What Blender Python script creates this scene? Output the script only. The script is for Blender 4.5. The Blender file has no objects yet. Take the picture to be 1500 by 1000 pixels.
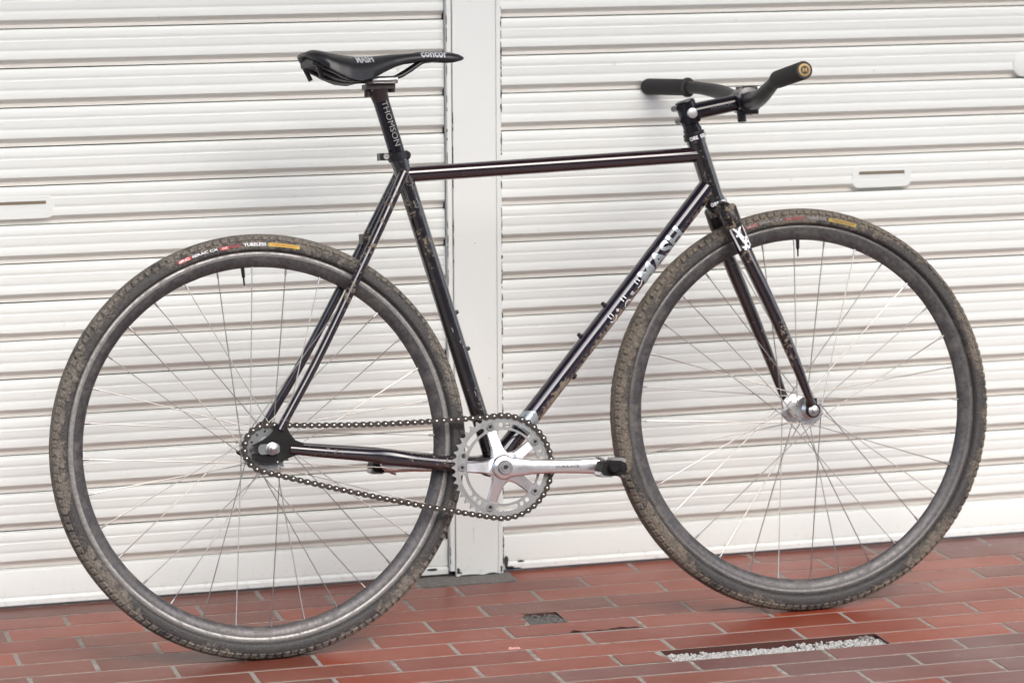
import bpy, bmesh, math, random
from math import pi, sin, cos, radians, atan2, sqrt, hypot
from mathutils import Vector, Matrix, noise
random.seed(7)
S = bpy.context.scene
COL = S.collection

# ------------------------------------------------------------------ camera, light, exposure
cam_data = bpy.data.cameras.new('camera'); cam = bpy.data.objects.new('camera', cam_data); COL.objects.link(cam)
S.camera = cam
YAW, PIT, ROL = 0.27635, 0.1711, -0.00454
fw = Vector((sin(YAW)*cos(PIT), cos(YAW)*cos(PIT), -sin(PIT)))
rt = Vector((cos(YAW), -sin(YAW), 0)); up = rt.cross(fw)
r2 = rt*cos(ROL)+up*sin(ROL); u2 = -rt*sin(ROL)+up*cos(ROL)
M = Matrix.Identity(4)
for i in range(3):
    M[i][0] = r2[i]; M[i][1] = u2[i]; M[i][2] = -fw[i]
M[0][3], M[1][3], M[2][3] = -1.50308, -5.30446, 1.39353
cam.matrix_world = M
cam_data.sensor_width = 36; cam_data.lens = 108.0; cam_data.clip_end = 400; cam_data.clip_start = 0.05
cam_data.dof.use_dof = True; cam_data.dof.focus_distance = 5.12; cam_data.dof.aperture_fstop = 5.0

SUN_EL, SUN_AZ = radians(42), radians(14)     # azimuth measured from -Y (street side) towards +X
world = bpy.data.worlds.new('World'); S.world = world; world.use_nodes = True
wn = world.node_tree.nodes; wl = world.node_tree.links
bg = wn['Background']
sky = wn.new('ShaderNodeTexSky'); sky.sky_type = 'NISHITA'; sky.sun_disc = False
sky.sun_elevation = SUN_EL; sky.sun_rotation = pi - SUN_AZ; sky.air_density = 1.0; sky.dust_density = 3.0; sky.ozone_density = 1.0
hs = wn.new('ShaderNodeHueSaturation'); hs.inputs['Saturation'].default_value = 0.62
wl.new(sky.outputs[0], hs.inputs['Color']); wl.new(hs.outputs[0], bg.inputs[0]); bg.inputs[1].default_value = 0.15
sd = bpy.data.lights.new('sun', 'SUN'); sun = bpy.data.objects.new('sun', sd); COL.objects.link(sun)
sd.energy = 0.80; sd.angle = radians(62); sd.color = (1.0, 0.99, 0.97)
tosun = Vector((sin(SUN_AZ)*cos(SUN_EL), -cos(SUN_AZ)*cos(SUN_EL), sin(SUN_EL)))
sun.rotation_euler = tosun.to_track_quat('Z', 'Y').to_euler()
S.view_settings.view_transform = 'Standard'; S.view_settings.look = 'None'
S.view_settings.gamma = 1.0; S.view_settings.use_curve_mapping = False
S.view_settings.exposure = 1.22

# ------------------------------------------------------------------ material helpers
class NT:
    def __init__(self, name):
        self.m = bpy.data.materials.new(name); self.m.use_nodes = True
        self.t = self.m.node_tree; self.b = self.t.nodes['Principled BSDF']
    def n(self, typ, **kw):
        nd = self.t.nodes.new(typ)
        for k, v in kw.items():
            if k in nd.inputs: nd.inputs[k].default_value = v
            else: setattr(nd, k, v)
        return nd
    def l(self, a, b): self.t.links.new(a, b)
    def coord(self, scale=(1, 1, 1), kind='Object', loc=(0, 0, 0)):
        tc = self.n('ShaderNodeTexCoord'); mp = self.n('ShaderNodeMapping')
        mp.inputs['Scale'].default_value = scale; mp.inputs['Location'].default_value = loc
        self.l(tc.outputs[kind], mp.inputs['Vector']); return mp.outputs[0]
    def world(self, scale=(1, 1, 1)):
        g = self.n('ShaderNodeNewGeometry'); mp = self.n('ShaderNodeMapping'); mp.inputs['Scale'].default_value = scale
        self.l(g.outputs['Position'], mp.inputs['Vector']); return mp.outputs[0]
    def noise(self, vec, scale, detail=4, rough=.55, dist=0):
        nd = self.n('ShaderNodeTexNoise'); nd.inputs['Scale'].default_value = scale; nd.inputs['Detail'].default_value = detail
        nd.inputs['Roughness'].default_value = rough; nd.inputs['Distortion'].default_value = dist
        self.l(vec, nd.inputs['Vector']); return nd.outputs[0]
    def ramp(self, val, a, b, ca=0.0, cb=1.0):
        nd = self.n('ShaderNodeMapRange'); nd.inputs['From Min'].default_value = a; nd.inputs['From Max'].default_value = b
        nd.inputs['To Min'].default_value = ca; nd.inputs['To Max'].default_value = cb
        self.l(val, nd.inputs['Value']); return nd.outputs[0]
    def math(self, op, a, b):
        nd = self.n('ShaderNodeMath', operation=op)
        for i, x in enumerate((a, b)):
            if isinstance(x, (int, float)): nd.inputs[i].default_value = x
            else: self.l(x, nd.inputs[i])
        return nd.outputs[0]
    def mix(self, fac, a, b):
        nd = self.n('ShaderNodeMix', data_type='RGBA')
        if isinstance(fac, (int, float)): nd.inputs[0].default_value = fac
        else: self.l(fac, nd.inputs[0])
        for i, x in ((6, a), (7, b)):
            if isinstance(x, tuple): nd.inputs[i].default_value = (*x, 1) if len(x) == 3 else x
            else: self.l(x, nd.inputs[i])
        return nd.outputs[2]
    def set(self, **kw):
        for k, v in kw.items():
            k = k.replace('_', ' ')
            if isinstance(v, (int, float)): self.b.inputs[k].default_value = v
            elif isinstance(v, tuple): self.b.inputs[k].default_value = (*v, 1)
            else: self.l(v, self.b.inputs[k])
        return self
    def bump(self, h, strength=.3, dist=.001):
        bp = self.n('ShaderNodeBump'); bp.inputs['Strength'].default_value = strength; bp.inputs['Distance'].default_value = dist
        self.l(h, bp.inputs['Height']); self.l(bp.outputs[0], self.b.inputs['Normal'])

def plain(name, col, rough=.5, metal=0.0, coat=0.0):
    t = NT(name); t.set(Base_Color=col, Roughness=rough, Metallic=metal)
    if coat: t.b.inputs['Coat Weight'].default_value = coat; t.b.inputs['Coat Roughness'].default_value = .05
    return t.m

def m_wall(name, col, streak=1.0, joint=False):
    t = NT(name); w = t.world((1, 1, 1))
    big = t.noise(t.world((1.2, 1, .5)), 3, 4)
    fine = t.noise(t.world((3, 1, 60)), 6, 5, .6)
    spot = t.noise(w, 55, 6, .6)
    f1 = t.ramp(big, .3, .75, 0, .35)
    c = t.mix(f1, col, (col[0]*.93, col[1]*.92, col[2]*.89))
    f2 = t.ramp(fine, .56, .8, 0, .16*streak)
    c = t.mix(f2, c, (.52, .48, .43))
    f3 = t.ramp(spot, .70, .76, 0, .55*streak)
    c = t.mix(f3, c, (.42, .39, .35))
    t.set(Base_Color=c, Roughness=t.ramp(big, .3, .7, .38, .52)); t.b.inputs['Specular IOR Level'].default_value = .4
    sp = t.n('ShaderNodeSeparateXYZ'); t.l(w, sp.inputs[0])
    low = t.ramp(sp.outputs['Z'], .0, .12, .22, 0)
    spl = t.noise(t.world((1, 1, 1)), 75, 7, .75)
    f4 = t.ramp(t.math('ADD', spl, low), .74, .92, 0, .5)
    c = t.mix(f4, c, (.34, .29, .25)); t.set(Base_Color=c)
    scr = t.noise(t.world((9, 1, 1.2)), 30, 3, .5)
    if joint:
        # dust between two slats; ground bounce and shade there also put into the colour
        so = t.n('ShaderNodeSeparateXYZ'); t.l(t.coord(), so.inputs[0])
        jz = t.math('MULTIPLY', t.ramp(so.outputs['Z'], -.0675, -.0655, .25, 1), t.ramp(so.outputs['Z'], -.0560, -.0530, 1, 0))
        jn = t.ramp(t.noise(t.world((2, 1, 20)), 9, 5, .7), .25, .75, .30, .60)
        c = t.mix(t.math('MULTIPLY', jz, jn), c, (.58, .48, .41))
    f5 = t.ramp(scr, .73, .76, 0, .25*streak); c = t.mix(f5, c, (.40, .38, .36)); t.set(Base_Color=c)
    t.bump(t.noise(t.world((1, 1, 1)), 14, 3), .25, .0015)
    return t.m
M_SLATJ = m_wall('shutter_slat_paint', (.775, .80, .780), joint=True)
M_SLAT = m_wall('shutter_paint', (.770, .80, .782))
M_POST = m_wall('post_paint', (.775, .80, .785), .6)
M_BAR = m_wall('bottom_bar_paint', (.775, .80, .78), .8)
M_DARK = plain('dark_void', (.012, .011, .011), .9)
M_CHIP = plain('bare_primer', (.05, .045, .045), .85)
M_SLOT = plain('slot_lining', (.62, .60, .52), .6)

def m_tile(name, c1, c2, sheen=.5):
    t = NT(name); oi = t.n('ShaderNodeObjectInfo')
    w = t.world((1, 1, 1))
    rnd = oi.outputs['Random']
    c = t.mix(rnd, c1, c2)
    st = t.noise(t.world((6, 60, 1)), 3, 5, .6)
    c = t.mix(t.ramp(st, .35, .8, 0, .35), c, (c1[0]*.62, c1[1]*.62, c1[2]*.66))
    big = t.noise(w, 4.5, 3)
    c = t.mix(t.ramp(big, .45, .75, 0, .35), c, (.15, .058, .040))
    c = t.mix(t.ramp(t.noise(w, 110, 8, .8), .60, .72, 0, .6), c, (.10, .05, .04))
    dust = t.noise(w, 38, 6, .7)
    c = t.mix(t.ramp(dust, .56, .78, 0, .45), c, (.34, .21, .175))
    t.set(Base_Color=c, Roughness=t.ramp(big, .3, .7, .26, .42)); t.b.inputs['Specular IOR Level'].default_value = .42
    t.bump(t.noise(t.world((1, 1, 1)), 160, 3), .25, .0004)
    return t.m
M_TILE = m_tile('red_clay_tile', (.170, .029, .014), (.285, .055, .024))
M_TILE2 = m_tile('mauve_clay_tile', (.12, .044, .040), (.185, .062, .052))
M_TILE3 = m_tile('brown_clay_tile', (.135, .038, .024), (.215, .060, .037))
def m_mortar():
    t = NT('mortar'); w = t.world()
    n1 = t.noise(w, 60, 6, .7); n2 = t.noise(w, 5, 3)
    c = t.mix(t.ramp(n1, .3, .75), (.10, .088, .075), (.46, .43, .39))
    c = t.mix(t.ramp(n2, .42, .62), c, (.26, .24, .215))
    t.set(Base_Color=c, Roughness=.9); t.bump(n1, .7, .002); return t.m
M_MORTAR = m_mortar()
def m_concrete():
    t = NT('patch_concrete'); w = t.world()
    n1 = t.noise(w, 120, 8, .75)
    t.set(Base_Color=t.mix(t.ramp(n1, .3, .7), (.11, .10, .095), (.27, .25, .235)), Roughness=.92); t.bump(n1, .9, .003); return t.m
M_CONC = m_concrete()
M_CONCD = plain('dark_rubble', (.10, .095, .09), .9)
M_CLAYDARK = plain('broken_clay', (.060, .020, .016), .9)
def m_gravel():
    t = NT('white_rubble'); w = t.world(); n1 = t.noise(w, 260, 5)
    t.set(Base_Color=t.mix(t.ramp(n1, .3, .7), (.22, .215, .21), (.54, .53, .51)), Roughness=.85); t.bump(n1, .5, .001); return t.m
M_GRAVEL = m_gravel()
def m_pave_far():
    t = NT('grey_street'); w = t.world(); n1 = t.noise(w, 30, 6, .7)
    t.set(Base_Color=t.mix(t.ramp(n1, .3, .7), (.15, .15, .15), (.23, .23, .225)), Roughness=.85); t.bump(n1, .5, .002); return t.m
M_FAR = m_pave_far()

MUD = (.165, .125, .088)
def m_black(name, mud=.5, under=False, base=(.008, .005, .008), rough=.10, sc=120):
    t = NT(name); v = t.coord()
    n1 = t.noise(v, sc, 6, .68); n2 = t.noise(v, 9, 3)
    f = t.math('ADD', n1, t.math('MULTIPLY', t.math('SUBTRACT', n2, .5), .7))
    if under:
        # mud thrown onto the underside of the down tube (distance below its axis, in bike coordinates)
        sp = t.n('ShaderNodeSeparateXYZ'); t.l(v, sp.inputs[0])
        d = t.math('ADD', t.math('MULTIPLY', sp.outputs['X'], -.739), t.math('MULTIPLY', sp.outputs['Z'], .673))
        off = .385*.673-.4844*.739
        d = t.math('SUBTRACT', d, off)
        f = t.math('ADD', f, t.ramp(d, -.015, .004, .26, -.12))
    th = .80-mud*.28
    fac = t.ramp(f, th-.03, th+.05)
    dn = t.noise(v, 180, 4)
    mudc = t.mix(dn, MUD, (.26, .21, .16))
    dust = t.ramp(t.noise(v, 30, 6, .75), .45, .8, 0, .06+.16*mud)
    c = t.mix(dust, base, (.12, .10, .085))
    c = t.mix(fac, c, mudc)
    r = t.math('ADD', t.math('MULTIPLY', fac, .8), t.ramp(dust, 0, .2, rough, rough+.15))
    t.set(Base_Color=c, Roughness=r)
    
    if rough < .25:
        ct = t.ramp(fac, 0, 1, 1, 0); t.l(ct, t.b.inputs['Coat Weight']); t.b.inputs['Coat IOR'].default_value = 1.62; t.l(t.ramp(t.noise(v, 60, 5, .7), .35, .75, .06, .24), t.b.inputs['Coat Roughness'])
    t.bump(fac, .5, .0012)
    return t.m
M_TT = m_black('purple_black_paint_clean', .12, base=(.016, .006, .010), rough=.09)
M_DT = m_black('purple_black_paint_mud_underside', .52, under=True, base=(.010, .006, .016))
M_ST = m_black('purple_black_paint_dusty', .50, base=(.009, .006, .008), rough=.2)
M_STAY = m_black('purple_black_paint_stays', .50, base=(.012, .008, .013), rough=.16)
M_FORK = m_black('purple_black_paint_fork', .46, base=(.014, .006, .008), rough=.16)
M_CROWN = m_black('muddy_fork_crown', .72, rough=.3, sc=120)
M_HT = m_black('purple_black_paint_headtube', .45, base=(.010, .006, .007), rough=.2)
M_DROP = m_black('dirty_black_dropout', .32, base=(.004, .004, .004), rough=.50, sc=140); M_DROP.node_tree.nodes['Principled BSDF'].inputs['Specular IOR Level'].default_value = .25
M_ANO = plain('black_anodised', (.010, .009, .011), .28, 0)
M_ANO2 = plain('black_anodised_shiny', (.010, .008, .012), .12, 0)
M_MATTE = plain('matte_black_bar', (.022, .021, .022), .42)
def m_grip():
    t = NT('foam_rubber_grip'); n = t.noise(t.coord(), 300, 2)
    t.set(Base_Color=(.026, .024, .025), Roughness=.75); t.bump(n, .3, .0006); return t.m
M_GRIP = m_grip()
def m_saddle():
    t = NT('saddle_leather'); n = t.noise(t.coord(), 350, 3)
    t.set(Base_Color=(.011, .011, .014), Roughness=.40); t.bump(n, .15, .0003); return t.m
M_SADDLE = m_saddle()
def m_tyre(name, mudth, mc=(.25, .222, .190)):
    t = NT(name); v = t.coord(); n1 = t.noise(v, 66, 8, .8, .5); n2 = t.noise(v, 7, 3); n3 = t.noise(v, 260, 4, .7)
    f = t.math('ADD', n1, t.math('MULTIPLY', t.math('SUBTRACT', n2, .5), .85))
    sp = t.n('ShaderNodeSeparateXYZ'); t.l(v, sp.inputs[0])
    rad = t.math('SQRT', t.math('ADD', t.math('MULTIPLY', sp.outputs['X'], sp.outputs['X']), t.math('MULTIPLY', sp.outputs['Z'], sp.outputs['Z'])), 0)
    f = t.math('ADD', f, t.ramp(rad, .326, .346, -.10, .07))
    fac = t.ramp(f, mudth, mudth+.10)
    mudc = t.mix(t.ramp(n3, .3, .7), (.055, .048, .041), mc)
    dust = t.mix(t.ramp(n3, .3, .75), (.018, .018, .020), (.075, .070, .066))
    t.set(Base_Color=t.mix(fac, dust, mudc), Roughness=t.ramp(fac, 0, 1, .6, .95))
    t.bump(t.math('ADD', t.math('MULTIPLY', fac, .7), n3), .8, .0012); return t.m
M_TYRE = m_tyre('rear_tyre_rubber', .48)
M_TYRE_F = m_tyre('front_tyre_rubber', .45, (.235, .198, .158))
M_TREAD = m_tyre('rear_tread_rubber', .38)
M_TREAD_F = m_tyre('front_tread_rubber', .37, (.235, .198, .158))
def m_rim(name, a, b, mud):
    t = NT(name); v = t.coord(); n1 = t.noise(v, 55, 8, .78); n2 = t.noise(v, 160, 5, .75)
    c = t.mix(t.ramp(n2, .3, .7), a, b)
    fac = t.ramp(n1, mud, mud+.18, 0, .8)
    c = t.mix(fac, c, (.11, .10, .092))
    t.set(Base_Color=c, Roughness=t.ramp(fac, 0, 1, .40, .8), Metallic=t.ramp(fac, 0, .8, .6, .0)); t.bump(n2, .2, .0005); return t.m
M_RIM = m_rim('dusty_dark_rim', (.050, .047, .050), (.115, .108, .11), .50)
M_RIM_F = m_rim('dusty_dark_front_rim', (.050, .047, .050), (.11, .104, .106), .48)
M_TRACK = m_rim('worn_brake_track', (.20, .195, .19), (.36, .345, .335), .50)
M_TRACK_F = m_rim('front_brake_track', (.075, .07, .07), (.15, .145, .14), .50)
M_SPOKE = plain('stainless_spoke', (.48, .46, .44), .30, 1.0)
def m_alloy(name, c, rough, dirt=.6):
    t = NT(name); v = t.coord(); n1 = t.noise(v, 60, 6, .7); n2 = t.noise(v, 500, 2)
    f = t.ramp(n1, dirt, dirt+.12, 0, .7)
    t.set(Base_Color=t.mix(f, c, (.20, .16, .12)), Roughness=t.ramp(n1, .35, .7, rough, rough+.15), Metallic=t.ramp(f, 0, .7, 1, .2)); return t.m
M_POL = m_alloy('polished_alloy', (.80, .795, .82), .27, .74)
M_RING = m_alloy('dull_chainring_alloy', (.35, .355, .355), .42, .62)
M_HUB = m_alloy('hub_alloy', (.70, .69, .70), .25, .56)
M_STEEL = m_alloy('bolt_steel', (.42, .41, .42), .32, .62)
M_SPROCK = m_alloy('grey_sprocket_steel', (.20, .21, .215), .45, .62)
M_CHAIN = m_alloy('grimy_chain_steel', (.075, .066, .060), .40, .62)
M_PIN = plain('shiny_pin', (.48, .46, .44), .25, 1.0)
M_WHITE = plain('white_decal', (.78, .79, .82), .35)
def m_foil():
    t = NT('worn_silver_foil'); n1 = t.noise(t.coord(), 70, 6, .7); t.set(Base_Color=t.mix(t.ramp(n1, .62, .67), (.36, .40, .43), (.16, .13, .11)), Roughness=.3, Metallic=.45); return t.m
M_SILVER = m_foil()
M_GREYDEC = plain('grey_decal', (.24, .225, .215), .45)
M_DIMDEC = plain('dim_decal', (.10, .095, .11), .3)
M_RED = plain('red_decal', (.52, .035, .03), .5)
M_DRED = plain('dark_red_decal', (.20, .012, .02), .5)
M_YEL = plain('yellow_decal', (.48, .34, .03), .5)
M_YELF = plain('dusty_yellow_decal', (.36, .27, .06), .7)
M_GOLD = plain('gold_plug', (.30, .20, .085), .5, .5)
M_SADW = plain('worn_white_print', (.42, .43, .46), .5)
M_BLKPR = plain('black_print', (.01, .01, .01), .5)

# ------------------------------------------------------------------ mesh helpers
class MB:
    def __init__(self): self.v = []; self.f = []; self.mi = []; self.cur = 0
    def add(self, vs, fs):
        o = len(self.v); self.v += [tuple(p) for p in vs]
        for f in fs: self.f.append(tuple(i+o for i in f)); self.mi.append(self.cur)
    def tube(self, pts, rad, n=20, caps=True, squash=None, side=None):
        pts = [Vector(p) for p in pts]; N = len(pts)
        if not isinstance(rad, (list, tuple)): rad = [rad]*N
        vs = []; fs = []
        t0 = (pts[1]-pts[0]).normalized()
        ref = Vector((0, 1, 0)) if abs(t0.y) < .8 else Vector((0, 0, 1))
        a = (ref-t0*ref.dot(t0)).normalized()
        for i in range(N):
            t = (pts[min(i+1, N-1)]-pts[max(i-1, 0)]).normalized()
            a = (a-t*a.dot(t)).normalized(); b = t.cross(a)
            ra = rb = rad[i]
            if squash: ra *= squash[i][0]; rb *= squash[i][1]
            for k in range(n):
                th = 2*pi*k/n; vs.append(pts[i]+a*ra*cos(th)+b*rb*sin(th))
        for i in range(N-1):
            for k in range(n):
                k2 = (k+1) % n; fs.append((i*n+k, i*n+k2, (i+1)*n+k2, (i+1)*n+k))
        if caps: fs.append(tuple(range(n-1, -1, -1))); fs.append(tuple((N-1)*n+k for k in range(n)))
        self.add(vs, fs); return self
    def lathe(self, c, axis, prof, n=28, closed=False):
        # prof: list of (distance along axis, radius)
        c = Vector(c); ax = Vector(axis).normalized(); ref = Vector((1, 0, 0)) if abs(ax.x) < .8 else Vector((0, 0, 1))
        a = (ref-ax*ref.dot(ax)).normalized(); b = ax.cross(a); vs = []; fs = []; N = len(prof)
        for (d, r) in prof:
            for k in range(n):
                th = 2*pi*k/n; vs.append(c+ax*d+(a*cos(th)+b*sin(th))*r)
        for i in range(N if closed else N-1):
            j = (i+1) % N
            for k in range(n):
                k2 = (k+1) % n; fs.append((i*n+k, i*n+k2, j*n+k2, j*n+k))
        if not closed: fs.append(tuple(range(n-1, -1, -1))); fs.append(tuple((N-1)*n+k for k in range(n)))
        self.add(vs, fs); return self
    def prism(self, poly, f0, f1):
        # poly: 2D points; f0/f1 map a 2D point to 3D for the two faces
        n = len(poly); vs = [f0(p) for p in poly]+[f1(p) for p in poly]
        fs = [tuple(range(n)), tuple(range(2*n-1, n-1, -1))]+[(k, k+n, (k+1) % n+n, (k+1) % n) for k in range(n)]
        self.add(vs, fs); return self
    def box(self, x0, x1, y0, y1, z0, z1):
        vs = [(x, y, z) for x in (x0, x1) for y in (y0, y1) for z in (z0, z1)]
        self.add(vs, [(0, 1, 3, 2), (4, 6, 7, 5), (0, 4, 5, 1), (2, 3, 7, 6), (0, 2, 6, 4), (1, 5, 7, 3)]); return self
    def mesh(self, name, mats, smooth=40, recalc=True):
        me = bpy.data.meshes.new(name); me.from_pydata([tuple(v) for v in self.v], [], self.f)
        if not isinstance(mats, (list, tuple)): mats = [mats]
        for m in mats: me.materials.append(m)
        me.polygons.foreach_set('material_index', self.mi)
        if recalc:
            bm = bmesh.new(); bm.from_mesh(me); bmesh.ops.recalc_face_normals(bm, faces=bm.faces); bm.to_mesh(me); bm.free()
        if smooth:
            me.polygons.foreach_set('use_smooth', [True]*len(me.polygons)); me.set_sharp_from_angle(angle=radians(smooth))
        me.update(); return me
def link(name, me, parent=None, **props):
    o = bpy.data.objects.new(name, me); COL.objects.link(o)
    if parent: o.parent = parent
    for k, v in props.items(): o[k] = v
    return o
def obj(name, mb, mats, parent=None, smooth=40, recalc=True, **props):
    return link(name, mb.mesh(name, mats, smooth, recalc), parent, **props)
def bez(ctrl, n=24):
    # Catmull-Rom through the control points
    c = [Vector(p) for p in ctrl]; c = [c[0]*2-c[1]]+c+[c[-1]*2-c[-2]]; out = []
    for i in range(1, len(c)-2):
        for k in range(n):
            t = k/n; p0, p1, p2, p3 = c[i-1], c[i], c[i+1], c[i+2]
            out.append(.5*((2*p1)+(p2-p0)*t+(2*p0-5*p1+4*p2-p3)*t*t+(3*p1-p0-3*p2+p3)*t**3))
    out.append(c[-2]); return out
def lerp(a, b, t): return a+(b-a)*t
def interp(tab, x):
    if x <= tab[0][0]: return tab[0][1:]
    for i in range(len(tab)-1):
        if x <= tab[i+1][0]:
            t = (x-tab[i][0])/(tab[i+1][0]-tab[i][0]); return [lerp(p, q, t) for p, q in zip(tab[i][1:], tab[i+1][1:])]
    return tab[-1][1:]
def fill2d(loops, thick=0.0):
    # planar shape with holes -> (verts, faces) via a filled 2D curve
    cu = bpy.data.curves.new('shape', 'CURVE'); cu.dimensions = '2D'; cu.fill_mode = 'BOTH'; cu.extrude = thick/2
    for lp in loops:
        s = cu.splines.new('POLY'); s.points.add(len(lp)-1); s.use_cyclic_u = True
        for i, p in enumerate(lp): s.points[i].co = (p[0], p[1], 0, 1)
    o = bpy.data.objects.new('shape', cu); COL.objects.link(o); dg = bpy.context.evaluated_depsgraph_get(); dg.update()
    me = o.evaluated_get(dg).to_mesh(); vs = [tuple(v.co) for v in me.vertices]; fs = [tuple(p.vertices) for p in me.polygons]
    o.evaluated_get(dg).to_mesh_clear(); bpy.data.objects.remove(o); bpy.data.curves.remove(cu)
    return vs, fs
def text2d(s, bold=0.0, extr=0.0):
    cu = bpy.data.curves.new('lettering', 'FONT'); cu.body = s; cu.size = 1; cu.offset = bold; cu.fill_mode = 'FRONT' ; cu.resolution_u = 3
    o = bpy.data.objects.new('lettering', cu); COL.objects.link(o); dg = bpy.context.evaluated_depsgraph_get(); dg.update()
    me = o.evaluated_get(dg).to_mesh()
    bm = bmesh.new(); bm.from_mesh(me)
    for k in range(2):
        ed = [e for e in bm.edges if e.calc_length() > .22]
        if ed: bmesh.ops.subdivide_edges(bm, edges=ed, cuts=1)
    bmesh.ops.triangulate(bm, faces=bm.faces); bm.verts.ensure_lookup_table()
    vs = [tuple(v.co) for v in bm.verts]; fs = [tuple(v.index for v in f.verts) for f in bm.faces]; bm.free()
    o.evaluated_get(dg).to_mesh_clear(); bpy.data.objects.remove(o); bpy.data.curves.remove(cu)
    x0 = min(v[0] for v in vs); x1 = max(v[0] for v in vs); y0 = min(v[1] for v in vs); y1 = max(v[1] for v in vs)
    return [((v[0]-x0)/(x1-x0), (v[1]-y0)/(y1-y0)) for v in vs], fs
def decal(name, shape, u0, u1, v0, v1, mp, mat, parent, rot=False, **props):
    vs, fs = shape; out = []
    for a, b in vs:
        if rot: a, b = b, a
        out.append(mp(lerp(u0, u1, a), lerp(v0, v1, b)))
    mb = MB(); mb.add(out, fs); return obj(name, mb, mat, parent, smooth=0, recalc=False, **props)
def cylmap(P0, P1, r, centre=0.0, lift=.0003, ref=(0, -1, 0)):
    # (u along the tube from P0, v arc length measured from the side that faces -Y) -> point
    P0 = Vector(P0); ax = (Vector(P1)-P0).normalized(); a = Vector(ref); a = (a-ax*a.dot(ax)).normalized(); b = ax.cross(a)
    if b.z < 0: b = -b
    def f(u, v):
        th = (v+centre)/r; return P0+ax*u+(a*cos(th)+b*sin(th))*(r+lift)
    return f
def strip(mb, pts, w, mp):
    vs = []; fs = []
    for i, p in enumerate(pts):
        q = pts[min(i+1, len(pts)-1)]; s = pts[max(i-1, 0)]; d = Vector((q[0]-s[0], q[1]-s[1])).normalized(); nx, ny = -d.y*w/2, d.x*w/2
        vs += [mp(p[0]+nx, p[1]+ny), mp(p[0]-nx, p[1]-ny)]
        if i: fs.append((2*i-2, 2*i-1, 2*i+1, 2*i))
    mb.add(vs, fs)

# ------------------------------------------------------------------ ground and paving
PY = .0734
OFF = {0: 0.0, 1: -.121, 2: .005, 3: -.117, 4: .003, 5: -.113, 6: .008, 7: -.111, 8: .011, 9: -.11, 10: .015, 11: -.104, 12: .013, 13: -.105}
DY = {-1: .004, 0: .004, 1: .005, 2: .004, 3: -.0005, 4: 0, 5: -.004, 6: -.006, 7: -.007, 8: -.005, 9: .002, 10: .008, 11: .007, 12: .006}
def rowy(r): return -r*PY+DY.get(r, .004)
def rowx(r): return OFF.get(r, .01 if r % 2 == 0 else -.107)
R0, R1 = -1, 16
X0, X1 = -1.62, 1.72
def bounds(r): return (rowy(r)+rowy(r-1))/2, (rowy(r)+rowy(r+1))/2      # back edge, front edge
YB, YF = bounds(R0)[0], bounds(R1)[1]
TOP = {}
ground = MB()
G = 60.0
ground.add([(-G, YF, 0), (G, YF, 0), (G, -G, 0), (-G, -G, 0)], [(0, 1, 2, 3)])
ground.add([(-G, YF, 0), (X0, YF, 0), (X0, YB, 0), (-G, YB, 0)], [(0, 1, 2, 3)])
ground.add([(X1, YF, 0), (G, YF, 0), (G, YB, 0), (X1, YB, 0)], [(0, 1, 2, 3)])
ground.add([(-G, YB, 0), (G, YB, 0), (G, G, 0), (-G, G, 0)], [(0, 1, 2, 3)])
g = obj('ground', ground, M_FAR, smooth=0, kind='structure', label='grey street paving beyond the red tiles')
pave = MB()
hb4, hf4 = bounds(4); hb8, hf8 = bounds(8)
yf5h = bounds(5)[1]
HOLES = [(-.062, .006, hf4, hb4), (.100, .488, hf8, hb8), (-.012, .114, yf5h+.004, yf5h+.024)]
xs = sorted({X0, X1} | {h[i] for h in HOLES for i in (0, 1)}); ys = sorted({YF, YB} | {h[i] for h in HOLES for i in (2, 3)})
for i in range(len(xs)-1):
    for j in range(len(ys)-1):
        cx, cy = (xs[i]+xs[i+1])/2, (ys[j]+ys[j+1])/2
        if any(h[0] < cx < h[1] and h[2] < cy < h[3] for h in HOLES): continue
        pave.add([(xs[i], ys[j], -.0005), (xs[i+1], ys[j], -.0005), (xs[i+1], ys[j+1], -.0005), (xs[i], ys[j+1], -.0005)], [(0, 1, 2, 3)])
pavement = obj('pavement', pave, M_MORTAR, smooth=0, kind='structure', label='red clay tiles laid in running bond with grey mortar joints')
bed = MB()
for h in HOLES: bed.add([(h[0]-.02, h[2]-.02, -.013), (h[1]+.02, h[2]-.02, -.013), (h[1]+.02, h[3]+.02, -.013), (h[0]-.02, h[3]+.02, -.013)], [(0, 1, 2, 3)])
obj('mortar_bed', bed, M_CONC, pavement, smooth=0)
hw_ = MB()
for a, b, c, d in HOLES:
    hw_.add([(a, c, -.0007), (b, c, -.0007), (b, d, -.0007), (a, d, -.0007), (a, c, -.0135), (b, c, -.0135), (b, d, -.0135), (a, d, -.0135)], [(0, 1, 5, 4), (1, 2, 6, 5), (2, 3, 7, 6), (3, 0, 4, 7)])
obj('hole_side', hw_, M_CLAYDARK, pavement, smooth=0, recalc=False)  # dark hole walls: shade under the tile edges put into the colour

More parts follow.
